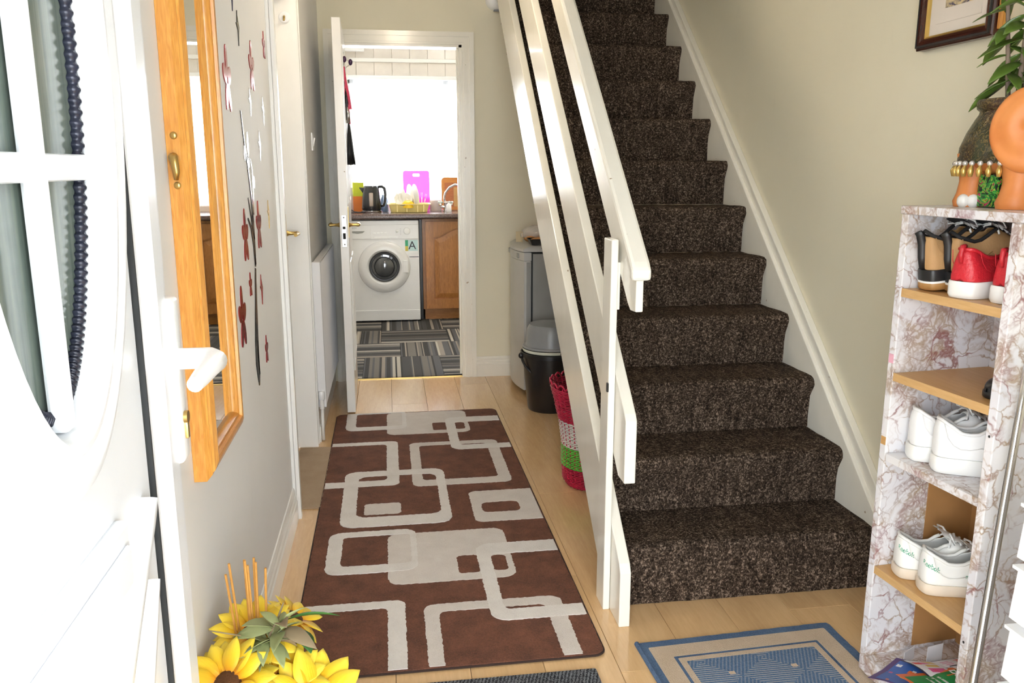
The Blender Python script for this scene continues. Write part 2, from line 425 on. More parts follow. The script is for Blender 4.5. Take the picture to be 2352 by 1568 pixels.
# ---- trims (architraves and linings)
def u_frame(name, plane, axis, u0, u1, ztop, wd, sgn, mat, label, th=(.012, .018)):
    mb = MB()
    def u(o, i, a, b):
        mb.prism([(u0 - o, 0), (u0 - o, ztop + o), (u1 + o, ztop + o), (u1 + o, 0), (u1 + i, 0), (u1 + i, ztop + i), (u0 - i, ztop + i), (u0 - i, 0)], axis, plane + sgn * a, plane + sgn * b)
    u(wd, 0, -.002, th[0]); u(wd, wd * .62, th[0] - .001, th[1]); u(wd * .40, wd * .18, th[0] - .001, th[0] + .003)
    return struct(mb.build(name, mat), label, 'architrave')
u_frame('trim_1', 5.0, 'Y', -.272, .437, 1.968, .070, -1, 'gloss', 'cream moulded architrave around the kitchen doorway')
struct(MB().box(-.265, -.247, 4.995, 5.11, 0, 1.97).box(.420, .437, 4.995, 5.11, 0, 1.97).box(-.265, .437, 4.995, 5.11, 1.955, 1.985).box(.410, .421, 5.05, 5.08, 0, 1.96).build('trim_2', 'gloss'), 'cream lining and door stop of the kitchen doorway', 'door lining')
u_frame('trim_3', -.385, 'X', 3.035, 3.775, 1.995, .075, 1, 'white_gloss', 'white architrave of the closed panelled door', th=(.012, .026))
struct(MB().box(-.52, -.372, 3.018, 3.04, 0, 2.02).box(-.52, -.362, 3.77, 3.792, 0, 2.02).box(-.52, -.372, 3.02, 3.79, 1.993, 2.02).build('trim_4', 'white_gloss'), 'white door lining of the closed panelled door', 'door lining')
struct(MB().box(-.26, .43, 5.004, 5.02, -.002, .005, .002).build('trim_5', 'brass'), 'brass threshold strip at the kitchen doorway', 'threshold')

# ---- closed panelled door in the hall wall
d2 = thing('door_2', 'closed white panelled door with a brass lever', 'door', (-.46, 3.405, 0), kind='structure')
MB().box(-.49, -.452, 3.042, 3.768, .008, 1.992).build('door_leaf', 'white_gloss', d2)
for ya, yb in ((3.13, 3.37), (3.44, 3.68)):
    for za, zb in ((.22, .80), (.95, 1.45), (1.58, 1.88)):
        q = MB(); o_ = [(ya, za), (yb, za), (yb, zb), (ya, zb)]; i_ = [(ya + .02, za + .02), (yb - .02, za + .02), (yb - .02, zb - .02), (ya + .02, zb - .02)]
        q.ring_plate(o_, i_, 'X', -.453, -.447); q.box(-.453, -.4485, ya + .035, yb - .035, za + .035, zb - .035, .003); q.build('panel', 'white_gloss', d2)
h2 = MB().box(-.4535, -.447, 3.70, 3.738, .925, 1.085, .004).build('handle_plate', 'brass', d2)
def lever(parent, p, out, along, length=.095, mat='brass', r=.0085):
    p = Vector(p); out = Vector(out); along = Vector(along)
    a = p + out * .048
    pts = [p, p + out * .012, p + out * .03, a, a + along * .012 + out * .003, a + along * length * .5 + out * .004, a + along * length]
    return MB().tube(pts, [r * 1.6, r, r * .85, r * 1.1, r, r * .85, r * .95], 12).build('lever', mat, parent, True, 60)
lever(h2, (-.447, 3.72, 1.0), (1, 0, 0), (0, -1, 0))

# ---- kitchen door, open into the hall
d3 = thing('door_3', 'white kitchen door standing open with its latch edge showing', 'door', (-.246, 5.0, 0), kind='structure')
with frame(tr(-.2465, 5.02, 0) @ rz(.022)):
    MB().box(-.0215, .0215, -.742, 0, .012, 1.986, .002, 1).build('door_leaf', 'white_gloss', d3)
    lp = MB().box(-.0125, .0125, -.7445, -.741, .885, 1.045, .001, 1).build('latch_plate', 'steel', d3)
    MB().box(-.007, .007, -.7455, -.744, .925, .955).build('bolt_hole', 'dark', lp)
    MB().box(-.007, .007, -.7455, -.744, .975, .988).build('bolt_hole', 'dark', lp)
    for z in (.898, 1.033): MB().ball((0, -.7447, z), .0035, .001, .0035, 8, 6).build('screw', 'dark', lp)
    for s in (-1, 1):
        pl = MB().box(s * .0215 - .002, s * .0215 + .002, -.705, -.668, .93, 1.085, .001, 1).build('handle_plate', 'brass', d3)
        lever(pl, (s * .022, -.69, .993), (s, 0, 0), (0, 1, 0), .09)
    for z in (.25, 1.70): MB().tube([(-.024, -.002, z - .05), (-.024, -.002, z + .05)], .006, 10).build('hinge', 'steel', d3)
    for ya, yb in ((-.66, -.42), (-.32, -.08)):
        for za, zb in ((.22, .80), (1.10, 1.88)):
            MB().ring_plate([(ya, za), (yb, za), (yb, zb), (ya, zb)], [(ya + .02, za + .02), (yb - .02, za + .02), (yb - .02, zb - .02), (ya + .02, zb - .02)], 'X', .021, .026).build('panel', 'white_gloss', d3)

# ---- staircase
G, R_, Y0, K = .217, .187, 2.188, .862
st = thing('staircase', 'staircase with brown flecked carpet and cream open rails', 'staircase', (1.05, 2.15, 0))
rnd = random.Random(3)
for i in range(1, 15):
    yn, z1, z0 = Y0 + (i - 1) * G, i * R_, (i - 1) * R_
    yr, yr2 = yn + .028, yn + G + .028
    if i == 1: yr = yn - .006
    if i == 14: yr2 = yn + .3
    n = 7; prof = [(yr, z0 + .001), (yr, z0 + .04), (yr - .001, z0 + .08), (yr - .005 if i > 1 else yr, z0 + .115)]
    rr = .024
    for j in range(n + 1):
        a = PI + .25 - (PI / 2 + .25) * j / n
        prof.append((yn + rr + rr * math.cos(a), z1 - rr + rr * math.sin(a)))
    prof += [(yn + .07, z1 + .001), (yn + .12, z1), (yn + .17, z1 - .001), (yr2 + .01, z1 - .001)]
    nx = 36; rs = []
    for c in range(nx + 1):
        x = .645 + (1.4565 - .645) * c / nx
        rs.append([(x, y + rnd.uniform(-.0016, .0016), z + (rnd.uniform(-.0014, .0014) if 0 < k_ else 0)) for k_, (y, z) in enumerate(prof)] + [(x, yr2 + .01, z0 + .001)])
    MB().rings(rs).build('carpeted_step', 'stair_carpet', st, True, 70)
def slope_poly(lo, hi, ya, yb, zlo=None):
    return [(ya, K * ya + lo), (ya, K * ya + hi), (yb, K * yb + hi), (yb, K * yb + lo)]
def bevel_build(mb, name, mat, parent, w_=.003, **kw):
    o = mb.build(name, mat, parent, **kw); b = o.modifiers.new('soft', 'BEVEL'); b.width = w_; b.segments = 2; b.limit_method = 'ANGLE'; return o
bevel_build(MB().prism([(2.068, 0), (2.068, .165), (2.082, .19), (4.9, K * 4.9 - 1.607), (4.9, K * 4.9 - 1.91), (2.216, 0)], 'X', .610, .642), 'string_board', 'gloss', st)
bevel_build(MB().prism([(2.058, .437), (2.058, .615), (2.072, .632), (5.0, K * 5 - 1.155), (5.0, K * 5 - 1.39), (2.12, .437)], 'X', .610, .642), 'middle_rail', 'gloss', st)
hb = bevel_build(MB().prism([(2.025, .918), (2.025, 1.0), (5.0, K * 5 - .745), (5.0, K * 5 - .875), (2.10, .93), (2.075, .915)], 'X', .617, .637), 'handrail_board', 'gloss', st)
bevel_build(MB().prism([(2.012, 1.000), (2.012, 1.028), (2.030, 1.036 + .012), (5.0, K * 5 - .702), (5.0, K * 5 - .742), (2.05, 1.022), (2.04, 1.0)], 'X', .602, .654), 'handrail_cap', 'gloss', st, .009)
bevel_build(MB().box(.589, .609, 2.168, 2.25, 0, 1.092), 'newel_post', 'gloss', st)
bevel_build(MB().box(.609, .617, 2.175, 2.20, .90, 1.03), 'fixing_block', 'gloss', st, .001)
MB().box(.5845, .590, 2.166, 2.176, .668, .694, .001, 1).build('black_latch', 'black_plastic', st)
ws = MB().prism([(1.96, 0), (1.96, .02), (5.3, K * 5.3 - 1.665), (5.3, K * 5.3 - 2.2), (2.55, 0)], 'X', 1.4565, 1.4895).build('wall_string', 'gloss', st)
bevel_build(MB().prism([(1.95, 0), (1.95, .021), (5.3, K * 5.3 - 1.625), (5.3, K * 5.3 - 1.668), (1.95, .0)], 'X', 1.450, 1.4895), 'string_moulding', 'gloss', ws)
bevel_build(MB().prism([(1.95, .02), (1.95, .081), (5.3, K * 5.3 - 1.598), (5.3, K * 5.3 - 1.627)], 'X', 1.464, 1.4895), 'string_moulding', 'gloss', ws)

# ---- front door (open, seen from its outer face)
d1 = thing('door_1', 'white plastic front door with an oval leaded window', 'door', (-.32, .34, .01), kind='structure')
XF = -.300
def sash(pts, name):  # (x,y) cross-section extruded upward
    return MB().prism(pts, 'Z', .012, 2.06).build(name, 'upvc', d1)
sash([(-.35, 1.165), (-.304, 1.165), (-.304, 1.112), (-.290, 1.106), (-.288, 1.065), (-.298, 1.032), (-.298, 1.022), (-.35, 1.022)], 'stile')
sash([(-.35, .335), (-.300, .335), (-.300, .385), (-.290, .390), (-.288, .430), (-.298, .462), (-.298, .472), (-.35, .472)], 'stile')
MB().box(-.35, -.290, .472, 1.022, .012, .14).build('rail', 'upvc', d1); MB().box(-.35, -.290, .472, 1.022, 1.94, 2.06).build('rail', 'upvc', d1)
gk = MB().box(-.31, -.2975, 1.019, 1.0225, .14, 1.94).build('gasket', 'gasket', d1)
MB().box(-.31, -.2965, .4715, .4775, .14, 1.94).build('gasket', 'gasket', d1)
oy, oz, oa, ob = .783, 1.42, .160, .378
ang = [2 * PI * i / 72 for i in range(72)]
def rect_ring(y0, y1, z0, z1):
    out = []
    for a in ang:
        dy, dz = math.cos(a), math.sin(a)
        t = min(((y1 - oy) if dy > 0 else (y0 - oy)) / dy if abs(dy) > 1e-6 else 9, ((z1 - oz) if dz > 0 else (z0 - oz)) / dz if abs(dz) > 1e-6 else 9)
        out.append((oy + dy * t, oz + dz * t))
    return out
def ell(d): return [(oy + (oa + d) * math.cos(a), oz + (ob + d) * math.sin(a)) for a in ang]
pn = MB().ring_plate(rect_ring(.4775, 1.0165, .14, 1.94), ell(0), 'X', -.345, -.304).build('panel', 'upvc', d1)
MB().rings([[(x, y, z) for y, z in ell(d)] for d, x in ((-.002, -.312), (.003, -.292), (.010, -.285), (.018, -.286), (.022, -.291), (.028, -.291), (.042, -.286), (.056, -.289), (.066, -.298), (.070, -.3045))], False, False).build('oval_moulding', 'upvc', pn, True, 40)
t = NT('painted_reflection_glass'); v = t.coord((1, 14, .5))
t.set(t.ramp(t.noise(v, 9, 4), [(.3, (.085, .115, .10)), (.7, (.17, .205, .18))]), .12); t.b.inputs['Specular IOR Level'].default_value = .6  # grey-green streaks paint the mirrored outdoors into the pane's colour
M['door_glass'] = t.m
gl = MB(); gl.rings([[(x, y, z) for y, z in ell(-.001)] for x in (-.322, -.316)]); gl = gl.build('window_glass', t.m, pn)
bd = MB(); pts = []; rr = []
for i in range(1200):
    a = 2 * PI * i / 1200; pts.append((-.313, oy + (oa - .017) * math.cos(a), oz + (ob - .017) * math.sin(a))); rr.append(.0068 + .0016 * math.sin(i * 1.05))
bd.tube(pts, rr, 7, True).build('beaded_edge', flat('dark_lead_bead', (.022, .026, .045), .2, .2, var=.4), pn, True)
def bar(y0, y1, z0, z1, d=0): return MB().box(-.313, -.296 - d, y0, y1, z0, z1, .004, 2)
bar(oy - .0115, oy + .0115, oz - ob + .004, oz + ob - .004).build('glazing_bar', 'upvc', pn)
for zc in (1.284, 1.556):
    hw = (oa - .003) * math.sqrt(max(0, 1 - ((zc - oz) / ob) ** 2))
    bar(oy - hw, oy + hw, zc - .0125, zc + .0125, .0012).build('glazing_bar', 'upvc', pn)
lb = MB().box(-.306, -.290, .565, .888, .835, .912, .005).build('letter_plate', 'upvc', d1)
MB().box(-.291, -.284, .585, .872, .845, .890, .004).build('letter_flap', 'upvc', lb)
def ray_moulding(p0, p1, w0, w1, h):   # raised sunburst moulding between two points (y,z)
    a, b = Vector(p0), Vector(p1); d = (b - a).normalized(); n_ = Vector((-d.y, d.x)); L = (b - a).length
    rs = []
    for s_, sc in ((0, .25), (.012, .75), (.03, 1), (L * .5, 1), (L, 1)):
        c = a + d * s_; wdt = (w0 + (w1 - w0) * s_ / L) * sc
        rs.append([(-.306, *(c + n_ * wdt)), (-.292, *(c + n_ * wdt * .75)), (-.2865, *(c + n_ * wdt * .3)), (-.2865, *(c - n_ * wdt * .3)), (-.292, *(c - n_ * wdt * .75)), (-.306, *(c - n_ * wdt))])
    MB().rings(rs).build('sunburst_moulding', 'upvc', pn, True, 50)
ray_moulding((.985, .895), (.56, .47), .022, .030, .018)
ray_moulding((.965, .800), (.70, .33), .012, .020, .014)
hp = MB().box(-.306, -.282, 1.103, 1.143, .893, 1.118, .0075, 3).build('handle_plate', 'white_plastic', d1, True, 40)
MB().tube([(-.283, 1.122, 1.035), (-.262, 1.122, 1.035), (-.243, 1.120, 1.035), (-.234, 1.108, 1.034), (-.235, 1.08, 1.033), (-.236, 1.03, 1.031), (-.2365, 1.0, 1.030)], [.0145, .0145, .0150, .0155, .0135, .0115, .0095], 16).build('lever', 'white_plastic', hp, True, 60)
ky = MB().tube([(-.286, 1.122, .955), (-.277, 1.122, .955)], .0085, 16); ky.box(-.286, -.2775, 1.118, 1.126, .925, .952, .002)
ky.build('lock_cylinder', 'brass', hp, True, 40)

# ================================================================== HALL THINGS
def sheet(loops, z0, z1, clip=None):          # flat slab with holes; loops[0] outer; clip=(x0,x1,y0,y1)
    b = bmesh.new(); ed = []
    for lp in loops:
        vs = [b.verts.new((x, y, z1)) for x, y in lp]
        ed += [b.edges.new((vs[i], vs[(i + 1) % len(vs)])) for i in range(len(vs))]
    bmesh.ops.triangle_fill(b, use_beauty=True, use_dissolve=False, edges=ed)
    if clip:
        for co, no in (((clip[0], 0, 0), (-1, 0, 0)), ((clip[1], 0, 0), (1, 0, 0)), ((0, clip[2], 0), (0, -1, 0)), ((0, clip[3], 0), (0, 1, 0))):
            bmesh.ops.bisect_plane(b, geom=list(b.verts) + list(b.edges) + list(b.faces), plane_co=co, plane_no=no, clear_outer=True)
    for f in b.faces:
        if f.normal.z < 0: f.normal_flip()
    rim = [(e.verts[0], e.verts[1]) for e in b.edges if len(e.link_faces) == 1]
    low = {}
    for a, c in rim:
        for v in (a, c):
            if v not in low: low[v] = b.verts.new((v.co.x, v.co.y, z0))
    for a, c in rim: b.faces.new((a, c, low[c], low[a]))
    b.verts.index_update()
    m = MB(); m.add([v.co.copy() for v in b.verts], [[v.index for v in f.verts] for f in b.faces]); b.free(); return m
jr = random.Random(11)
def jag(poly, step=.007, amp=.0018):
    out = []
    for i, (x, y) in enumerate(poly):
        x2, y2 = poly[(i + 1) % len(poly)]; L = math.hypot(x2 - x, y2 - y); n = max(1, int(L / step))
        for k_ in range(n):
            u = k_ / n; out.append((x + (x2 - x) * u + jr.uniform(-amp, amp), y + (y2 - y) * u + jr.uniform(-amp, amp)))
    return out
# ---- runner rug
RX0, RX1, RY0, RY1 = -.297, .532, 1.937, 4.252
rug = thing('runner_rug', 'long brown runner rug with cream overlapping squares', 'rug', (.12, 3.1, 0))
with frame(tr(.118, 3.09, 0) @ rz(.004) @ tr(-.118, -3.09, 0)):
    sheet([jag(rrect(RX0, RX1, RY0, RY1, .03), .012, .0016)], .001, .0095).build('pile_base', 'rug_brown', rug)
    MB().tube([(x, y, .004) for x, y in rrect(RX0 - .002, RX1 + .002, RY0 - .001, RY1 + .001, .03)], .0035, 6, True).build('bound_edge', 'rug_edge', rug)
    P = 1.484; clip = (RX0 + .003, RX1 - .003, RY0 + .004, RY1 - .004)
    def shape(x0, x1, y0, y1, r, holes, mat, top):
        lp = [jag(rrect(x0, x1, y0, y1, r, 4))] + [jag(rrect(*h, 4)) for h in holes]
        sheet(lp, .008, top, clip).build('woven_shape', mat, rug)
    for dy in (0, P):
        shape(-.042, .366, 2.39 + dy, 2.755 + dy, .04, [(.183, .256, 2.433 + dy, 2.558 + dy, .015), (.296, .345, 2.437 + dy, 2.546 + dy, .015)], 'rug_beige', .0110)
        shape(-.245, .056, 2.478 + dy, 2.79 + dy, .045, [(-.197, .036, 2.53 + dy, 2.752 + dy, .018)], 'rug_cream', .0124)
        shape(.252, .70, 2.135 + dy, 2.632 + dy, .05, [(.297, .62, 2.195 + dy, 2.552 + dy, .02)], 'rug_cream', .0118)
    for dy in (0, -P):
        shape(-.50, .007, 3.222 + dy, 3.778 + dy, .03, [(-.44, -.044, 3.28 + dy, 3.738 + dy, .02)], 'rug_cream', .0116)
        shape(.061, .472, 3.194 + dy, 3.738 + dy, .035, [(.104, .42, 3.257 + dy, 3.694 + dy, .02)], 'rug_beige', .0110)
    shape(-.216, .195, 2.83, 3.388, .05, [(-.16, .16, 2.912, 3.332, .04)], 'rug_cream', .0124)
    shape(-.13, .008, 2.937, 3.038, .015, [], 'rug_beige', .0112)
    shape(.277, .70, 2.815, 3.107, .03, [(.314, .46, 2.896, 2.992, .025)], 'rug_beige', .0110)
# ---- beige offcut by the panelled door
oc = sheet([jag([(-.444, 3.05), (-.292, 3.045), (-.288, 3.75), (-.444, 3.76)], .02, .002)], .0005, .007).build('carpet_offcut', 'offcut')
tag(oc, 'thin beige carpet offcut in front of the panelled door', 'mat')
# ---- blue mat
t = NT('blue_woven_field'); v = t.coord()
c2 = t.n('ShaderNodeTexChecker'); c2.inputs['Scale'].default_value = 8.2
t.l(t.coord((1, 1.25, 1), (0, 0, PI / 4)), c2.inputs['Vector'])
def wave(rot, sc):
    x = t.n('ShaderNodeTexWave'); x.wave_type = 'BANDS'; x.bands_direction = 'X'; x.inputs['Scale'].default_value = sc; x.inputs['Distortion'].default_value = .25
    t.l(t.coord((1, 1, 1), (0, 0, rot)), x.inputs['Vector']); return x.outputs['Fac']
wA = t.ramp(wave(PI / 2, 38), [(.70, (0, 0, 0)), (.82, (1, 1, 1))]); wB = t.ramp(t.math('MULTIPLY', wave(PI / 8, 34), wave(-PI / 3, 60)), [(.45, (0, 0, 0)), (.6, (.8, .8, .8))])
pat = t.mix(c2.outputs['Fac'], wA, wB)
blue = t.ramp(t.noise(v, 220, 2), [(.3, (.055, .12, .235)), (.7, (.105, .195, .335))])
t.set(t.mix(t.math('MULTIPLY', pat, .75), blue, (.56, .53, .48)), .9); t.bump(t.noise(v, 260, 2), .5, .004); M['mat_field'] = t.m
M['mat_blue'] = pile('blue_mat_weave', (.115, .19, .325), (.05, .10, .20), 240)
M['mat_beige'] = pile('beige_mat_weave', (.70, .56, .42), (.58, .45, .32), 300)
bm_ = thing('blue_mat', 'flat woven blue mat with beige borders and diamond pattern', 'mat', (.92, 1.66, 0))
with frame(tr(.632, 1.974, 0) @ rz(.046)):
    Wm, Dm = .575, .82
    sheet([jag(rrect(0, Wm, -Dm, 0, .012), .015, .001)], .0005, .0055).build('weave_base', 'mat_blue', bm_)
    for i_, (a, b, mt) in enumerate(((.026, .078, 'mat_beige'), (.087, .104, 'mat_beige'))):
        sheet([rrect(a, Wm - a, -Dm + a, -a, .004), rrect(b, Wm - b, -Dm + b, -b, .003)], .005, .0062).build('border_band', mt, bm_)
    sheet([rrect(.104, Wm - .104, -Dm + .104, -.104, .003)], .005, .0060).build('patterned_field', 'mat_field', bm_)
    MB().tube([(0.002, -Dm, .005), (.002, 0, .005)], .007, 8).build('bound_edge', 'mat_blue', bm_)
    for xx in (.20, .375):
        for yy in (-.175, -.41): MB().box(xx - .008, xx + .008, yy - .006, yy + .006, .0058, .0068).build('motif', 'mat_beige', bm_)
# ---- grey doormat
t = NT('grey_ribbed_doormat'); wv_ = t.n('ShaderNodeTexWave'); wv_.wave_type = 'BANDS'; wv_.inputs['Scale'].default_value = 38; wv_.inputs['Distortion'].default_value = 6; wv_.inputs['Detail Scale'].default_value = 9
t.l(t.coord((1, .6, 1), (0, 0, .5)), wv_.inputs['Vector'])
t.set(t.ramp(wv_.outputs['Fac'], [(.4, (.018, .02, .03)), (.6, (.25, .27, .30))]), .9); t.bump(wv_.outputs['Fac'], 1.0, .006)
tag(sheet([rrect(-.30, .495, 1.33, 1.876, .006)], .0005, .0085).build('doormat', t.m), 'dark grey ribbed doormat at the entrance', 'mat')

# ---- wall mirror in a pine frame
mr = thing('wall_mirror', 'tall wall mirror in a thick varnished pine frame', 'mirror', (-.385, 1.735, .70))
MY0, MY1, MZ0, MZ1 = 1.56, 1.905, .695, 2.02
def rect_loop(d, x): return [(x, MY0 + d, MZ0 + d), (x, MY1 - d, MZ0 + d), (x, MY1 - d, MZ1 - d), (x, MY0 + d, MZ1 - d)]
prof = ((0, -.3845), (0, -.361), (.010, -.352), (.013, -.352), (.016, -.348), (.030, -.343), (.038, -.344), (.040, -.350), (.046, -.351), (.050, -.356), (.052, -.364))
for side in range(4):                     # four mitred rails
    q = MB(); a, b = side, (side + 1) % 4
    pa = [rect_loop(d, x)[a] for d, x in prof]; pb = [rect_loop(d, x)[b] for d, x in prof]
    q.rings([pa, pb]); q.build('frame_rail', 'pine' if side in (1, 3) else 'pine_y', mr, True, 25)
MB().box(-.372, -.363, MY0 + .045, MY1 - .045, MZ0 + .045, MZ1 - .045).build('mirror_glass', 'mirror', mr)
ct = MB().tube([(-.374, 1.5595, 1.30), (-.372, 1.553, 1.30), (-.37, 1.548, 1.295), (-.368, 1.548, 1.275), (-.37, 1.552, 1.262)], [.009, .009, .007, .006, .004], 10).build('brass_catch', 'brass', mr, True)
for z in (1.338, 1.252): MB().ball((-.3705, 1.559, z), .0065, .003, .0065, 12, 8).build('screw_plate', 'brass', ct, True)

# ---- wall decals: mirror-finish vase, stems, blossoms
M['decal_black'] = flat('black_mirror_acrylic', (.02, .02, .022), .12, .3)
M['decal_red'] = flat('red_mirror_acrylic', (.33, .012, .018), .12, .55)
M['decal_silver'] = flat('silver_mirror_acrylic', (.75, .75, .76), .06, 1.0)
XW = -.385
def plate(name, poly, mat, parent): return MB().prism(poly, 'X', XW, XW + .0022).build(name, mat, parent)
def strip(pts, ws):
    L, R = [], []
    for i, (y, z) in enumerate(pts):
        a = pts[max(i - 1, 0)]; b = pts[min(i + 1, len(pts) - 1)]; dy, dz = b[0] - a[0], b[1] - a[1]; n_ = math.hypot(dy, dz) or 1
        L.append((y - dz / n_ * ws[i], z + dy / n_ * ws[i])); R.append((y + dz / n_ * ws[i], z - dy / n_ * ws[i]))
    return L + R[::-1]
dv = thing('vase_decal', 'black mirror-finish decal of a slender vase with branches', 'wall decal', (XW, 2.38, .69))
plate('vase', strip([(2.372, .672), (2.372, .70), (2.365, .74), (2.372, .80), (2.39, .86), (2.408, .92), (2.420, .97), (2.432, 1.0)], [.004, .018, .026, .024, .019, .013, .009, .007]), 'decal_black', dv)
plate('vase_shine', strip([(2.385, .70), (2.380, .76), (2.39, .80)], [.008, .010, .006]), 'decal_silver', dv)
plate('branch', strip([(2.435, 1.005), (2.44, 1.06), (2.445, 1.13), (2.44, 1.20), (2.41, 1.29), (2.375, 1.36), (2.352, 1.43)], [.007, .009, .008, .007, .006, .005, .002]), 'decal_black', dv)
plate('branch', strip([(2.438, 1.01), (2.43, 1.07), (2.40, 1.12), (2.36, 1.145)], [.010, .010, .006, .003]), 'decal_black', dv)
plate('branch', strip([(2.445, 1.08), (2.42, 1.14), (2.385, 1.20)], [.008, .007, .002]), 'decal_black', dv)
plate('branch', strip([(2.46, 1.15), (2.475, 1.22), (2.48, 1.27), (2.46, 1.305)], [.005, .006, .006, .002]), 'decal_silver', dv)
for (y, z, w_, h_) in ((2.43, 1.345, .014, .034), (2.43, 1.295, .012, .014), (2.50, 1.24, .012, .018), (2.37, 1.32, .010, .02)):
    plate('blossom_shine', ellipse(y, z, w_, h_, 14), 'decal_silver', dv)
YS = .62
def blossom(y, z, s, label, mat='decal_red', rot=0.3):
    t_ = thing('blossom_decal', label, 'wall decal', (XW, y, z - s), 'red blossom decals')
    for k_ in range(5):
        a = rot + 2 * PI * k_ / 5; cy, cz = y + math.cos(a) * s * .55 * YS, z + math.sin(a) * s * .55
        pts = []
        for i in range(12):
            b = 2 * PI * i / 12; u = math.cos(b) * s * .46; v_ = math.sin(b) * s * .25
            pts.append((cy + (u * math.cos(a) - v_ * math.sin(a)) * YS, cz + u * math.sin(a) + v_ * math.cos(a)))
        plate('petal', pts, mat, t_)
for y, z, s, lb in ((2.593, 1.565, .075, 'red blossom decal highest on the wall beyond the mirror'), (2.19, 1.49, .085, 'red blossom decal tucked against the mirror frame high up'), (2.544, 1.111, .075, 'red blossom decal beside the branches toward the panelled door'),
                    (2.303, 1.10, .075, 'red blossom decal on the mirror side of the branches'), (2.18, .90, .085, 'large red blossom decal low down near the mirror frame'), (2.545, .738, .045, 'small red blossom decal lowest of all beyond the vase'),
                    (2.333, .966, .035, 'small red blossom decal just above the vase, mirror side'), (2.876, 1.663, .045, 'small red blossom decal at the top beside the architrave')):
    blossom(y, z, s, lb)
def butterfly(y, z, s, label, mat):
    t_ = thing('star_decal', label, 'wall decal', (XW, y, z - s), 'small star decals')
    plate('wing', [(y - s * .5, z + s * .25), (y, z - s * .1), (y, z + s), (y - s * .15, z + s * .3)], mat, t_)
    plate('wing', [(y + .001, z + s * .7), (y + s * .5, z + s * .1), (y + .001, z - s)], mat, t_)
for y, z, s, lb, mt in ((2.394, 1.643, .045, 'dark star decal at the top near the mirror', 'decal_black'), (2.52, 1.463, .04, 'silver star decal above the vase branches', 'decal_silver'), (2.768, 1.455, .045, 'silver star decal high up toward the architrave', 'decal_silver'),
                    (2.651, 1.346, .045, 'silver star decal in line with the branch tips', 'decal_silver'), (2.756, 1.135, .045, 'gold star decal closest to the brass lever', 'brass'), (2.518, .927, .045, 'red star decal above the lowest blossom', 'decal_red')):
    butterfly(y, z, s, lb, mt)

butterfly(2.33, 1.725, .05, 'dark blue star decal at the very top beside the mirror', 'navy')
# ---- round hook on the door lining
rk = thing('round_hook', 'round white plastic hook high on the door lining', 'hook', (-.415, 3.768, 1.88))
with frame(tr(-.412, 3.7695, 1.895) @ rx(PI / 2)):
    MB().lathe([(.022, 0), (.024, .004), (.020, .009), (.012, .010), (.0, .010)], 24).build('disc', 'white_plastic', rk, True, 40)
    MB().tube([(0, .004, .008), (0, 0, .020), (0, -.010, .022), (0, -.014, .030)], [.005, .0045, .004, .004], 8).build('peg', 'brass', rk, True)
# ---- radiator
rd = thing('radiator', 'white ribbed panel radiator behind the open kitchen door', 'radiator', (-.345, 4.33, .16))
pts = []
for i in range(0, 93):
    y = 3.885 + i * .01; pts.append((-.3315 if i % 2 else -.3255, y))
MB().prism(pts + [(-.342, 4.805), (-.342, 3.885)], 'Z', .17, .845).build('front_panel', 'white_enamel', rd)
MB().box(-.362, -.324, 3.868, 3.886, .165, .855, .003).build('end_cap', 'white_enamel', rd); MB().box(-.362, -.324, 4.804, 4.822, .165, .855, .003).build('end_cap', 'white_enamel', rd)
MB().box(-.358, -.326, 3.886, 4.805, .846, .855, .002).build('top_grille', 'white_enamel', rd)
vl = MB().tube([(-.345, 3.882, .20), (-.345, 3.862, .20), (-.345, 3.862, .16)], .011, 10).build('valve', 'white_gloss', rd, True, 50)
MB().lathe([(.013, 0), (.016, .004), (.016, .035), (.012, .042)], 14, (-.345, 3.862, .205)).build('valve_cap', 'white_plastic', vl, True, 40)
MB().tube([(-.345, 3.862, .165), (-.345, 3.862, .005)], .0075, 8).build('pipe', 'white_gloss', rd, True)
MB().box(-.370, -.362, 3.95, 3.975, .32, .74).build('wall_bracket', flat('rusty_bracket', (.35, .28, .2), .7, var=.4), rd)
# ---- light switch
ls = thing('light_switch', 'white light switch on the wall above the radiator', 'light switch', (-.37, 4.30, 1.36))
MB().box(-.37, -.3625, 4.255, 4.341, 1.36, 1.446, .002).build('switch_plate', 'white_plastic', ls)
with frame(tr(-.3625, 4.298, 1.403) @ ry(.2)): MB().box(-.001, .006, -.012, .012, -.02, .02, .001).build('rocker', 'white_plastic', ls)
# ---- chime on end wall
cm = thing('door_chime', 'white rounded door chime box high on the end wall', 'door chime', (.63, 4.99, 2.17))
cp = MB(); o_ = rrect(.575, .700, 2.155, 2.335, .06, 8)
cp.rings([[(x, y, z) for x, z in [( .6375 + (px - .6375) * s, 2.245 + (pz - 2.245) * s) for px, pz in o_]] for y, s in ((4.999, .97), (4.965, 1.0), (4.945, .93), (4.935, .75))]); cp.build('cover', 'white_plastic', cm, True, 50)
MB().box(.62, .655, 4.95, 4.975, 2.148, 2.157, .002).build('speaker_slot', 'grey_plastic', cm)

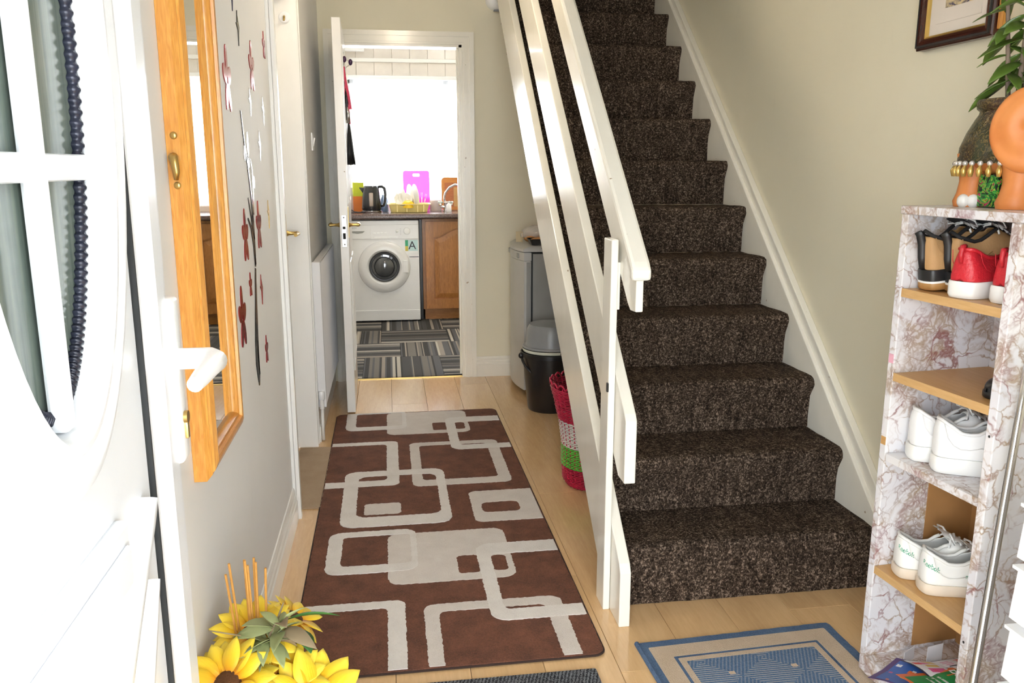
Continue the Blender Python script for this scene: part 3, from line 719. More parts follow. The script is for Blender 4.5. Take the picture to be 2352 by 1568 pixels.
# ---- added hall lamp, out of view, to brighten the kitchen end
hl = thing('added_hall_lamp', 'added unseen globe lamp giving the far hall warm fill light', 'lamp', (.10, 3.25, 2.42))
MB().lathe([(.045, 0), (.05, -.006), (.04, -.02), (.0, -.02)], 24, (.10, 3.25, 2.42)).build('ceiling_rose', 'white_plastic', hl, True, 40)
MB().tube([(.10, 3.25, 2.40), (.10, 3.25, 2.36)], .003, 6).build('cord', 'white_plastic', hl)
t = NT('warm_fill_globe'); t.b.inputs['Emission Color'].default_value = (1, .84, .64, 1); t.b.inputs['Emission Strength'].default_value = 9.0
MB().ball((.10, 3.25, 2.27), .10, seg=24, rings=16).build('globe_shade', t.m, hl, True)
# ---- fridge under the stairs
fr = thing('fridge', 'small silver fridge with curved door under the stairs', 'fridge', (.96, 4.72, 0))
MB().box(.770, 1.22, 4.475, 4.965, .03, .815, .004).build('body', 'silver_side', fr)
ys = [4.468 + .505 * i / 14 for i in range(15)]
cur = [(.722 - .034 * math.sin(PI * (i / 14) ** .9) , y) for i, y in enumerate(ys)]
dr = MB().prism(cur + [(.760, 4.973), (.760, 4.468)], 'Z', .045, .775).build('door', 'silver', fr, True, 30)
hs = MB().prism([(x - .001, y) for x, y in cur] + [(.762, 4.973), (.762, 4.468)], 'Z', .777, .822).build('handle_strip', 'silver', fr, True, 30)
for ya, yb in ((4.54, 4.62), (4.80, 4.90)):
    MB().box(.6955, .71, ya, yb, .785, .812, .003).build('grip_recess', 'silver_side', hs)
tp = MB(); cur2 = [(x - .004, y) for x, y in cur]
tp.rings([[(x, y, .826) for x, y in cur2] + [(1.225, 4.975, .826), (1.225, 4.465, .826)], [(x, y, .840) for x, y in cur2] + [(1.225, 4.975, .842), (1.225, 4.465, .842)], [(x + .03, y * .96 + 4.72 * .04, .855) for x, y in cur2] + [(1.215, 4.96, .857), (1.215, 4.48, .857)]])
tp.build('worktop_lid', 'silver', fr, True, 40)
MB().box(.762, .770, 4.472, 4.97, .05, .82).build('door_seal', 'gasket', fr)
MB().box(.735, .755, 4.463, 4.467, .06, .77, .0015).build('edge_trim', 'silver_side', dr)
for x in (.79, 1.19):
    for y in (4.50, 4.94): MB().lathe([(.016, 0), (.016, .03)], 12, (x, y, 0)).build('foot', 'black_plastic', fr)
ZF = .8575
tag(MB().box(.718, .748, 4.75, 4.752, ZF, ZF + .06).box(.748, .7495, 4.70, 4.75, ZF, ZF + .06).build('cardboard_piece', flat('cardboard', (.62, .52, .34), .8)), 'folded cream cardboard piece standing on the fridge', 'cardboard')
t = NT('clear_bag'); t.set((.92, .88, .83), .2); t.b.inputs['Transmission Weight'].default_value = .2; t.b.inputs['Alpha'].default_value = .6; t.bump(t.noise(t.coord(), 45, 4), .8, .01); M['bag'] = t.m
M['bread'] = flat('bread_crust', (.55, .27, .10), .8, var=.25)
bb = thing('bread_bag', 'clear plastic bag of bread rolls on the fridge', 'bread bag', (.83, 4.74, ZF))
for c in ((.80, 4.72, ZF + .026), (.865, 4.75, ZF + .028), (.93, 4.73, ZF + .027)): MB().ball(c, .042, .05, .026).build('bread_roll', 'bread', bb, True)
br = random.Random(2); bg_ = MB(); rs = []
for i in range(9):
    th = PI * i / 8; q_ = max(math.sin(th), .02)
    rs.append([(.86 + .125 * q_ * math.cos(2 * PI * j / 18) * br.uniform(.9, 1.05), 4.735 + .075 * q_ * math.sin(2 * PI * j / 18) * br.uniform(.9, 1.05), ZF + .048 - .046 * math.cos(th) * (1 if i < 5 else br.uniform(.9, 1.15))) for j in range(18)])
bg_.rings(rs).build('plastic_film', 'bag', bb, True)
ty = thing('black_tray', 'black plastic tray of brown food in front of the bread bag', 'food tray', (.86, 4.60, ZF))
MB().rings([[(x, y, ZF + z) for x, y in rrect(.86 - a, .86 + a, 4.57 - b, 4.57 + b, .015, 3)] for a, b, z in ((.085, .045, 0), (.10, .055, .032), (.104, .058, .034), (.098, .053, .030), (.085, .045, .012))]).build('tray', 'black_gloss', ty, True, 40)
MB().ball((.86, 4.57, ZF + .026), .088, .044, .018).build('food', 'bread', ty, True)
rp = MB(); rs = []
for i in range(7):
    th = i / 6; rs.append([(.905 + (.035 - .012 * th) * math.cos(2 * PI * j / 14) * br.uniform(.85, 1.1), 4.85 + .03 * math.sin(2 * PI * j / 14), ZF + .001 + .14 * th) for j in range(14)])
tag(rp.rings(rs).build('red_packet', flat('red_crinkled_foil', (.50, .04, .03), .3, .1, var=.5), None, True, 50), 'red crinkled packet standing at the back of the fridge', 'packet')

# ---- bucket, basin
bk = thing('bucket', 'black plastic bucket with a bail handle beside the fridge', 'bucket', (.83, 4.255, 0))
with frame(tr(.83, 4.255, 0)):
    MB().lathe([(.112, .002), (.116, .0), (.120, .01), (.150, .295), (.160, .298), (.160, .318), (.155, .320), (.147, .300), (.118, .02), (.0, .015)], 40).build('pail', 'black_plastic', bk, True, 45)
    hp_ = []
    for i in range(17):
        a = PI * i / 16; hp_.append((-.163 * math.cos(a), -.085 * math.sin(a) - .005, .30 - .125 * math.sin(a)))
    with frame(rz(.12)):
        MB().tube(hp_, .0065, 8).build('bail_handle', 'black_plastic', bk, True)
        for s in (-1, 1): MB().ball((s * .163, -.005, .302), .016, .014, .017, 12, 8).build('handle_boss', 'black_plastic', bk, True)
    cb = MB().lathe([(.128, .3205), (.146, .322), (.151, .334), (.150, .338), (.142, .334), (.128, .328)], 40).build('cream_bowl', 'cream_plastic', None, True, 50)
    tag(cb, 'cream bowl rim showing between bucket and grey basin', 'bowl')
    gb = MB().lathe([(.150, .341), (.154, .344), (.150, .352), (.137, .354), (.132, .372), (.128, .440), (.116, .466), (.06, .473), (.0, .474)], 40, (.004, 0, 0)).build('basin', 'grey_plastic', None, True, 50)
    tag(gb, 'grey plastic basin upside down on top of the bucket', 'basin')

# ---- woven laundry basket
bs = thing('laundry_basket', 'tall woven plastic basket in red, white and green bands', 'basket', (.80, 3.16, 0))
BR = [(0, .105), (.03, .122), (.10, .128), (.18, .128), (.26, .138), (.34, .156), (.43, .178)]
BC = {'red': flat('red_plastic_weave', (.46, .012, .05), .35, var=.2), 'white': flat('white_plastic_weave', (.75, .72, .68), .35), 'green': flat('green_plastic_weave', (.12, .52, .06), .35, var=.15)}
with frame(tr(.80, 3.16, 0)):
    z = .006; NST = 34
    rowsd = {}
    while z < .425:
        band = 'red' if z < .085 else 'green' if z < .175 else 'white' if z < .285 else 'red'
        rowsd.setdefault((band, z >= .2), []).append(z); z += .0078
    for (band, up_), zs in rowsd.items():
        q = MB()
        for ri, zz in enumerate(zs):
            r = lerp(BR, zz); ph = PI * (ri % 2)
            q.tube([((r + .0022 * math.cos(i * PI + ph)) * math.cos(PI * i / NST), (r + .0022 * math.cos(i * PI + ph)) * math.sin(PI * i / NST), zz) for i in range(2 * NST)], .0030, 5, True)
        q.build('woven_band', BC[band], bs, True)
    q = MB()
    for i in range(NST):
        a = 2 * PI * i / NST
        q.tube([(lerp(BR, .43 * j / 10) * math.cos(a), lerp(BR, .43 * j / 10) * math.sin(a), .43 * j / 10) for j in range(11)], .0026, 5)
    q.build('upright_strands', BC['red'], bs, True)
    q = MB()
    for i in range(24):
        a = 2 * PI * i / 24
        q.tube([((.178 + .001) * math.cos(a + d), .179 * math.sin(a + d), .427 + .016 * math.sin(PI * u)) for u, d in ((0, -.13), (.25, -.07), (.5, 0), (.75, .07), (1, .13))], .004, 6)
    q.build('scalloped_rim', BC['red'], bs, True)
    MB().lathe([(.10, .002), (.10, .006)], 30).build('base', BC['red'], bs)

# ---- coat hook on kitchen door with ribbon and tassel
hk = thing('door_hook', 'wire hook with two purple knobs on the kitchen door', 'hook', (-.222, 4.52, 1.79))
M['purple'] = flat('purple_knob', (.055, .015, .07), .3)
XD = -.2145
for (x, z, dz) in ((XD + .006, 1.822, 0), (XD + .036, 1.808, 0)):
    MB().tube([(XD - .009, 4.52, 1.782), (XD + .004, 4.52, 1.776), (x, 4.52, z - .012)], .002, 6).build('hook_wire', 'steel', hk, True)
    MB().ball((x + .002, 4.52, z), .0105, .0105, .016).build('knob', 'purple', hk, True)
rb = MB()
M['ribbon'] = flat('pink_ribbon', (.70, .05, .12), .6)
def ribbon(pts, w_): 
    vs = []; n_ = len(pts)
    for x, y, z in pts: vs += [(x - w_, y, z), (x + w_, y, z), (x + w_, y + .001, z), (x - w_, y + .001, z)]
    return [[vs[4 * i + j] for j in range(4)] for i in range(n_)]
rb.rings(ribbon([(XD + .002, 4.515, 1.786), (XD + .006, 4.515, 1.74), (XD + .010, 4.515, 1.71), (XD + .022, 4.513, 1.64), (XD + .030, 4.512, 1.575)], .0065))
rb.rings(ribbon([(XD + .008, 4.517, 1.715), (XD + .004, 4.517, 1.66), (XD + .020, 4.517, 1.58), (XD + .024, 4.517, 1.50)], .003))
tag(rb.build('pink_ribbon', 'ribbon'), 'bright pink ribbon dangling from the door hook', 'ribbon')
ts = thing('black_tassel', 'black tassel duster with silver stem hanging on the kitchen door', 'duster', (XD + .01, 4.52, 1.29))
MB().tube([(XD + .004, 4.523, 1.715), (XD + .009, 4.523, 1.66), (XD + .012, 4.523, 1.60), (XD + .010, 4.523, 1.52)], [.003, .008, .009, .006], 10).build('handle', 'black_gloss', ts, True)
MB().tube([(XD + .010, 4.523, 1.60), (XD + .016, 4.52, 1.55), (XD + .016, 4.52, 1.505)], [.007, .009, .010], 10).build('collar', 'chrome', ts, True)
q = MB(); tr_ = random.Random(5)
for i in range(40):
    a = tr_.uniform(0, 2 * PI); r = tr_.uniform(.2, 1)
    q.tube([(XD + .017, 4.523, 1.51), (XD + .017 + .008 * r * math.cos(a), 4.523 + .012 * r * math.sin(a), 1.45), (XD + .019 + .014 * r * math.cos(a) * 1.1, 4.523 + .025 * r * math.sin(a), 1.36), (XD + .022 + .021 * r * math.cos(a), 4.523 + .03 * r * math.sin(a), 1.298 + tr_.uniform(-.006, .006))], [.004, .0045, .004, .003], 5)
q.build('strands', 'black_plastic', ts, True)

# ================================================================== SHOE SHELF AND WHAT STANDS ON IT
SH = tr(1.167, 1.788, 0) @ rz(.096)           # local x: depth towards the wall, y: away from the entrance
sf = thing('shoe_shelf', 'narrow open shoe shelf covered in marble-print paper', 'shelf', (1.30, 1.61, 0))
with frame(SH):
    D = .278
    def paper(mb, name): return bevel_build(mb, name, 'marble', sf, .002)
    paper(MB().box(0, D, -.036, -.014, .014, 1.178), 'side_panel'); paper(MB().box(0, D, -.347, -.325, .014, 1.178), 'side_panel')
    paper(MB().box(-.002, D, -.356, -.011, 1.178, 1.197), 'top_board')
    bkp = MB().box(D - .006, D - .001, -.325, -.036, .06, 1.178).build('back_panel', 'hardboard', sf)
    MB().box(.135, D - .006, -.0375, -.036, .07, .585).build('bare_panel', 'hardboard', sf)
    MB().box(D - .008, D - .006, -.325, -.0375, .62, 1.178).build('back_paper', 'marble', sf)
    for z, wood_ in ((1.008, 1), (.806, 1), (.606, 0), (.310, 1)):
        if wood_:
            b = MB().box(.003, D - .008, -.3245, -.0375, z - .018, z).build('shelf_board', 'beech', sf)
            MB().box(.0, .003, -.3245, -.0375, z - .019, z + .0005).build('edge_band', 'beech_edge', b)
        else: MB().box(-.001, D - .008, -.3245, -.0375, z - .018, z).build('shelf_board', 'marble', sf)
    MB().prism([(0, .060), (-.001, .014), (.0, .014), (D - .008, .014), (D - .008, .060)], 'Y', -.3245, -.0375).build('plinth', 'marble', sf)
    MB().box(-.0012, .0, -.034, -.018, .625, .645).build('worn_patch', 'beech', sf)
    MB().box(-.0012, .0, -.033, -.018, .828, .850).build('pink_sticker', flat('pink_sticker', (.80, .42, .52), .4, var=.3), sf)
    for x in (.03, D - .03):
        for y in (-.025, -.335): MB().lathe([(.011, 0), (.013, .004), (.013, .014)], 14, (x, y, 0)).build('foot', 'grey_plastic', sf)
    for z in (.745, .28): MB().ball((-.001, -.336, z), .001, .003, .003, 8, 6).build('screw_cap', 'black_plastic', sf)

# ---- shoes
M['shoe_white'] = flat('white_leather', (.82, .825, .83), .42, var=.03, bump=.08, bscale=140)
M['shoe_white_warm'] = flat('white_leather_warm', (.82, .82, .79), .42, var=.03, bump=.08, bscale=140)
M['sole_white'] = flat('white_rubber', (.82, .82, .80), .45, var=.03)
M['sole_cream'] = flat('aged_cream_rubber', (.70, .61, .50), .5, var=.06)
M['lining'] = flat('pale_grey_lining', (.62, .64, .68), .8)
M['lining_dark'] = flat('black_lining', (.012, .012, .013), .8)
M['tan'] = flat('tan_nubuck', (.46, .27, .115), .7, var=.12, bump=.15, bscale=200)
M['gum'] = flat('gum_rubber', (.42, .22, .07), .55, var=.15)
M['red_leather'] = flat('red_grained_leather', (.58, .022, .035), .38, var=.12, bump=.5, bscale=170)
M['black_leather'] = flat('black_leather', (.012, .012, .013), .4)
M['green_print'] = flat('green_print', (.03, .36, .19), .5)
M['lace_white'] = flat('white_lace', (.80, .80, .79), .7)
M['shoe_line'] = flat('grey_seam', (.50, .51, .53), .6)
WF = [(0, .10), (.012, .40), (.03, .54), (.07, .65), (.15, .70), (.3, .70), (.45, .78), (.6, .95), (.7, 1.0), (.8, .97), (.88, .84), (.94, .62), (.98, .36), (1, .08)]
def shoe(label, group, pos, ang, L, W, H, up, sole, st, layers=None, pitch=0, lining='lining', laces='lace_white', tongue=True, hf=None, cat='shoe', name='sneaker', open_to=.46, tall=1.0, roll=0, taper=.30):
    x0, y0, z0 = pos
    root = None
    with frame(SH @ tr(x0, y0, z0) @ rz(ang) @ ry(-pitch) @ rx(roll)):
        root = thing(name, label, cat, (0, 0, 0), group)
        def hw(t): return W / 2 * lerp(WF, t)
        ts = [0, .006, .015, .03, .05, .08, .12, .18, .25, .32, .39, .46, .53, .6, .67, .74, .8, .86, .91, .95, .975, .99, 1]
        def outline(sc, dz):
            Lp = [((t - .5) * L * (1 + (sc - 1) * .35) + .5 * L, -hw(t) * sc) for t in ts]; Rp = [(x, -y) for x, y in Lp[::-1]]
            return [(x, y, dz) for x, y in Lp + Rp]
        lay = layers or [(0, st, sole)]
        for (a, b, mt) in lay:
            h_ = b - a
            MB().rings([outline(.95 if a == 0 else 1.03, a), outline(1.04, a + h_ * .2), outline(1.045, a + h_ * .8), outline(1.02, b)]).build('sole', mt, root, True, 50)
        hfn = hf or [(0, .80), (.02, .98), (.05, 1.0), (.12, .86), (.22, .66), (.32, .66), (.42, .86), (.50, 1.0), (.58, .84), (.68, .62), (.8, .52), (.9, .44), (.96, .34), (1, .16)]
        n = 16; kk = 5
        t_s = [.0, .008, .02, .04, .07, .11, .16, .22, .28, .34, .40, .46, .50, .55, .61, .68, .75, .82, .88, .93, .965, .988, 1]
        vs, fs = [], []
        for t in t_s:
            w_ = hw(t) * .98; h_ = H * lerp(hfn, t)
            op = .03 < t < open_to
            for j in range(n + 1):
                if op and True:
                    u = min(j, n - j) / kk; s = -1 if j <= n / 2 else 1
                    if u <= 1: y, z = s * w_ * (1 + .05 * math.sin(PI * u) - taper * u ** 1.5), h_ * u
                    else: y, z = s * w_ * (1 - taper) * (1 - (u - 1) / (n / 2 / kk - 1)), h_
                else:
                    a = PI * j / n; c_, s_ = math.cos(a), math.sin(a)
                    tp2 = max(0, 1 - t / .06) * (taper - .26) if t < .06 else 0; z = h_ * abs(s_) ** .78; y = -w_ * math.copysign(abs(c_) ** .62, c_) * (1 - tp2 * abs(s_))
                vs.append((t * L, y, st + z - .001))
        for i in range(len(t_s) - 1):
            mid = (t_s[i] + t_s[i + 1]) / 2
            for j in range(n):
                if .045 < mid < open_to and kk <= j < n - kk: continue
                fs.append([i * (n + 1) + j, i * (n + 1) + j + 1, (i + 1) * (n + 1) + j + 1, (i + 1) * (n + 1) + j])
        fs.append(list(range(n + 1)))
        m_ = MB().add(vs, fs); upo = m_.build('upper', up, root, True, 60)
        md = upo.modifiers.new('thick', 'SOLIDIFY'); md.thickness = .0035; md.offset = -1
        ss = upo.modifiers.new('smooth', 'SUBSURF'); ss.levels = 1; ss.render_levels = 1
        MB().rings([[(x * .9 + L * .04, y * .86, st + .004 + dz) for x, y, _ in outline(.92, 0)] for dz in (0, .003)]).build('insole', lining, root)
        # padded collar
        cp = []
        for t in (.05, .09, .14, .20, .27, .34, .40, .44): cp.append((t * L, -hw(t) * (1 - taper), st + H * lerp(hfn, t)))
        cp2 = [(x, -y, z) for x, y, z in cp[::-1]]
        MB().tube(cp2 + [(.028 * L, 0, st + H * 1.0)] + cp, .0042, 8).build('collar', lining if lining == 'lining_dark' else up, root, True)
        if tongue:
            tp_ = []
            for u in range(6):
                q = u / 5; x = L * (.60 - .22 * q); z = st + H * (lerp(hfn, .60) * .98 + (1.16 - lerp(hfn, .60) * .98) * q ** .9 * tall)
                hwid = .020 + .008 * q
                tp_.append([(x + (.003 if k_ > 4 else -.003), hwid * math.cos(PI * (k_ if k_ <= 4 else 9 - k_) / 4), z + .006 * math.sin(PI * (k_ if k_ <= 4 else 9 - k_) / 4) + (.004 if k_ <= 4 else 0)) for k_ in range(10)])
            MB().rings(tp_).build('tongue', lining if lining == 'lining_dark' else up, root, True, 60)
        if laces:
            q = MB()
            for r_ in range(5):
                t = .50 + .055 * r_; z = st + H * lerp(hfn, t) + .002
                q.tube([(t * L, -.024, z - .005), (t * L + .001, -.012, z + .002), (t * L + .006, 0, z + .003), (t * L + .011, .012, z + .001), (t * L + .012, .024, z - .006)], .0026, 6, flat=.7)
            z = st + H * 1.05
            for s in (-1, 1):
                q.tube([(.47 * L, 0, z), (.45 * L, s * .02, z + .012), (.44 * L, s * .042, z + .008), (.455 * L, s * .044, z - .004), (.47 * L, s * .022, z - .001), (.475 * L, 0, z)], .0024, 6)
                q.tube([(.475 * L, 0, z), (.46 * L, s * .018, z - .004), (.43 * L, s * .032, z - .018)], .0022, 6)
            q.build('laces', laces, root, True)
        # seams: heel counter
        q = MB()
        for s in (-1, 1):
            q.tube([(t * L, s * hw(t) * (1.0 + .035 * math.sin(PI * zf)), st + H * zf * lerp(hfn, t)) for t, zf in ((.055, .95), (.09, .62), (.14, .45), (.20, .40), (.28, .42), (.36, .5))], .0008, 5)
            q.tube([(t * L, s * hw(t) * (1.0 + .03 * math.sin(PI * zf)), st + H * zf * lerp(hfn, t)) for t, zf in ((.36, .5), (.42, .30), (.46, .08))], .0008, 5)
        q.build('seam', up, root, True)
    return root, upo
def head(dx, dy): return math.atan2(dy, dx)
w1, wu1 = shoe('plain white leather sneaker nearer the shelf front, on the marble-print board', 'white leather sneakers', (.030, -.150, .607), head(.85, -.50), .258, .100, .084, 'shoe_white', 'sole_white', .037)
w2, wu2 = shoe('plain white leather sneaker half hidden behind its partner', 'white leather sneakers', (.028, -.076, .607), head(.93, -.36), .258, .100, .084, 'shoe_white', 'sole_white', .037)
r1, ru1 = shoe('white sneaker with green lettering and side label, front one of its pair', 'white sneakers with green lettering', (.022, -.163, .311), head(.94, -.32), .255, .098, .073, 'shoe_white_warm', 'sole_cream', .027)
r2, ru2 = shoe('white sneaker with green heel lettering behind its partner', 'white sneakers with green lettering', (.018, -.083, .311), head(.95, -.30), .255, .098, .073, 'shoe_white_warm', 'sole_cream', .027)
for (px, py, an, ro, up_) in ((.022, -.163, head(.94, -.32), r1, ru1), (.018, -.083, head(.95, -.30), r2, ru2)):
    with frame(SH @ tr(px, py, .311) @ rz(an)):
        text('heel_lettering', 'Reebok', .0185, tr(.010, -.032, .072) @ rz(-.60) @ rx(PI / 2 - .25) @ rz(-.22), 'green_print', ro, .0003, up_, .0006)
        text('side_lettering', 'Reebok', .0125, tr(.105, -.055, .054) @ rx(PI / 2 - .1) @ rz(-.06), 'green_print', ro, .0003, up_, .0006)
d_, du_ = shoe('red leather shoe with thick white sole, heel towards the shelf middle', 'red leather shoes', (.012, -.196, 1.009), head(.96, .26), .235, .100, .068, 'red_leather', 'sole_white', .036, laces=None, tongue=False, taper=.52, name='slip_on_shoe', hf=[(0, .90), (.02, 1.0), (.06, 1.0), (.14, .90), (.25, .74), (.36, .70), (.46, .76), (.56, .72), (.68, .62), (.8, .54), (.9, .44), (.96, .34), (1, .16)])
d2_, du2_ = shoe('red leather shoe with thick white sole, beside the shelf upright', 'red leather shoes', (.036, -.279, 1.009), head(.985, .16), .235, .090, .066, 'red_leather', 'sole_white', .036, laces=None, tongue=False, taper=.52, name='slip_on_shoe', hf=[(0, .90), (.02, 1.0), (.06, 1.0), (.14, .90), (.25, .74), (.36, .70), (.46, .76), (.56, .72), (.68, .62), (.8, .54), (.9, .44), (.96, .34), (1, .16)])
for px, py, an, ro in ((.012, -.196, head(.96, .26), d_), (.036, -.279, head(.985, .16), d2_)):
    with frame(SH @ tr(px, py, 1.009) @ rz(an)):
        MB().tube([(-.001, 0, .075), (-.004, 0, .095), (-.002, 0, .110), (.008, 0, .111)], [.004, .005, .006, .005], 8).build('pull_tab', 'red_leather', ro, True)
bh = [(0, .72), (.02, .86), (.05, .88), (.12, .80), (.2, .72), (.3, .74), (.38, .90), (.47, 1.0), (.56, .86), (.66, .66), (.8, .48), (.9, .40), (.96, .3), (1, .15)]
GL = [(0, .016, 'gum'), (.016, .021, 'sole_white'), (.021, .046, 'black_leather')]
for px, py, an, lb in ((.052, -.126, head(.985, -.06), 'tan nubuck boot with black heel strip, nearer the red shoes'), (.022, -.080, head(.99, -.02), 'tan nubuck boot with black heel strip, against the shelf end')):
    ro, uo = shoe(lb, 'tan and black lace-up boots', (px, py, 1.010), an, .225, .086, .088, 'tan', 'gum', .046, GL, pitch=.12, lining='lining_dark', hf=bh, name='ankle_boot', cat='boot', tall=.9)
    with frame(SH @ tr(px, py, 1.010) @ rz(an) @ ry(-.12)):
        MB().tube([(.000, 0, .048), (-.003, 0, .075), (-.002, 0, .105), (-.006, 0, .125), (-.012, 0, .134)], [.008, .0085, .009, .009, .008], 8, flat=.35).build('heel_strip', 'black_leather', ro, True)
shoe('black leather shoe mostly hidden by the shelf upright', None, (.262, -.288, .807), PI - .06, .225, .072, .062, 'black_leather', 'black_leather', .014, laces=None, tongue=False, lining='lining_dark', name='black_shoe')

# ---- leaflets on the shelf bottom
def leaflet(name, label, o, u, v, base, curl=.012):
    u, v = Vector((*u, 0)), Vector((*v, 0)); o = Vector(o); n_ = 10; rs = []
    for i in range(n_ + 1):
        q = i / n_; z = curl * math.sin(PI * q * 1.3)
        a, b = o + v * q + Vector((0, 0, z)), o + v * q + u + Vector((0, 0, z + curl * .6 * math.sin(PI * q)))
        m_ = (a + b) / 2 - Vector((0, 0, curl * .5))
        rs.append([tuple(a), tuple(m_), tuple(b), tuple(b + Vector((0, 0, .0008))), tuple(m_ + Vector((0, 0, .0008))), tuple(a + Vector((0, 0, .0008)))])
    t_ = thing(name, label, 'leaflet', tuple(o)); pg = MB().rings(rs).build('paper', base, t_, True, 50)
    def at(fu, fv, up=.003):
        q = fv; z = curl * math.sin(PI * q * 1.3) + (fu * curl * .6 * math.sin(PI * q)) - curl * .5 * (1 - abs(2 * fu - 1))
        p = o + u * fu + v * fv + Vector((0, 0, z + .0015)); return p
    def patch(fu0, fu1, fv0, fv1, mt, nm='print_patch'):
        n2 = 6; vs, fs = [], []
        us = [fu0] + ([.5] if fu0 < .5 < fu1 else []) + [fu1]
        for i in range(n2 + 1):
            for f_ in us: vs.append(tuple(at(f_, fv0 + (fv1 - fv0) * i / n2)))
        w_ = len(us)
        for i in range(n2):
            for k_ in range(w_ - 1): fs.append([i * w_ + k_, i * w_ + k_ + 1, (i + 1) * w_ + k_ + 1, (i + 1) * w_ + k_])
        ob = MB().add(vs, fs).build(nm, mt, t_); sd = ob.modifiers.new('thick', 'SOLIDIFY'); sd.thickness = .0003; return ob
    return t_, patch, at
P_ = lambda n, c: flat(n, c, .45, var=.04)
M['print_blue'] = P_('blue_print', (.05, .14, .48)); M['print_purple'] = P_('purple_print', (.09, .04, .18)); M['print_orange'] = P_('orange_print', (.85, .17, .03)); M['print_green'] = P_('green_flyer_print', (.015, .28, .075))
M['print_white'] = P_('white_print', (.82, .80, .82)); M['print_red'] = P_('red_print', (.75, .06, .04)); M['print_yellow'] = P_('yellow_print', (.75, .50, .08)); M['print_pink'] = P_('pink_print', (.72, .12, .32)); M['print_black'] = P_('dark_print', (.02, .015, .04))
t_, pa, at = leaflet('blue_leaflet', 'dark blue leaflet with colourful food pictures, sticking out of the shelf bottom', (1.226, 1.706, .078), (-.118, -.066), (.098, -.178), 'print_purple')
pa(.08, .94, .07, .95, 'print_blue')
for fu, fv, s, mt in ((.25, .12, .09, 'print_white'), (.36, .30, .10, 'print_orange'), (.30, .32, .06, 'print_white'), (.62, .30, .10, 'print_yellow'), (.60, .26, .06, 'print_white'), (.8, .48, .10, 'print_orange'), (.74, .46, .06, 'print_white'), (.50, .60, .10, 'print_yellow'), (.2, .5, .10, 'print_white'), (.9, .2, .05, 'print_orange'), (.55, .12, .06, 'print_pink')):
    pa(fu - s * .5, fu + s * .5, fv - s * .35, fv + s * .35, mt)
t_, pa, at = leaflet('white_leaflet', 'white leaflet with pizza pictures and dark edge at the shelf bottom', (1.215, 1.676, .092), (.150, -.012), (.022, -.19), 'print_black', .016)
pa(.03, 1.0, .03, 1.0, 'print_white')
for fu, fv, w_, h_, mt in ((.12, .16, .12, .07, 'print_red'), (.25, .13, .14, .10, 'print_pink'), (.36, .12, .16, .12, 'print_yellow'), (.35, .15, .08, .05, 'print_orange'), (.30, .24, .2, .05, 'print_yellow'), (.88, .16, .18, .14, 'print_red'), (.9, .15, .10, .07, 'print_yellow'), (.28, .36, .26, .09, 'print_pink'), (.25, .37, .1, .05, 'print_red'), (.62, .12, .14, .012, 'print_pink'), (.62, .17, .16, .012, 'print_pink'), (.62, .22, .12, .012, 'print_pink'), (.62, .27, .12, .02, 'print_black')):
    pa(fu - w_ / 2, fu + w_ / 2, fv - h_ / 2, fv + h_ / 2, mt)
t_, pa, at = leaflet('green_leaflet', 'green leaflet with an orange border lying in front of the others', (1.157, 1.607, .104), (.150, .006), (.016, -.19), 'print_orange', .012)
pa(.05, .98, .10, .97, 'print_green'); pa(.70, .86, .05, .97, 'print_orange')
for i in range(6): pa(.34 + .05 * i - .03 * (i % 2), .352 + .05 * i - .03 * (i % 2), .18, .55 + .05 * (i % 3), 'print_white')
pp = at(.79, .27)
text('lettering', 'DONA', .021, tr(pp.x + .001, pp.y - .012, pp.z + .0045) @ rz(-1.50), 'print_white', t_, .0004, bold=True)
for k_, (x, y) in enumerate(((1.262, 1.71), (1.325, 1.70))):
    with frame(tr(x, y, .0625) @ rz(.5 - k_ * .3)): tag(MB().box(-.025, .025, -.0006, .0006, 0, .034 + .012 * k_).build('paper_scrap', 'print_white'), ['small white paper scrap behind the white leaflet, panel side', 'white paper scrap behind the white leaflet, nearer the upright'][k_], 'paper')

# ---- elephant planter
EP = tr(1.335, 1.648, 1.1975) @ rz(.096)
ep = thing('elephant_planter', 'terracotta elephant planter with a dark tasselled blanket', 'planter', (1.335, 1.648, 1.1975))
t = NT('terracotta_orange'); t.set(t.ramp(t.noise(t.coord(), 14, 4), [(.3, (.60, .19, .045)), (.7, (.72, .27, .075))]), .5); t.bump(t.noise(t.coord(), 60, 3), .1, .003); M['terracotta'] = t.m
t = NT('dark_glazed_blanket'); v = t.coord(); vr = t.noise(v, 55, 3, .6, 3.0)
t.set(t.mix(t.ramp(vr, [(.52, (0, 0, 0)), (.57, (1, 1, 1)), (.62, (0, 0, 0))]), t.ramp(t.noise(v, 9, 2), [(.4, (.055, .022, .012)), (.6, (.03, .035, .012))]), (.22, .15, .05)), .22); t.bump(vr, .6, .006); M['blanket'] = t.m
M['gold'] = flat('gold_paint', (.70, .48, .14), .3, .7); M['bead'] = flat('silver_bead', (.75, .72, .68), .2, .6); M['toenail'] = flat('white_toenail', (.84, .83, .80), .3)
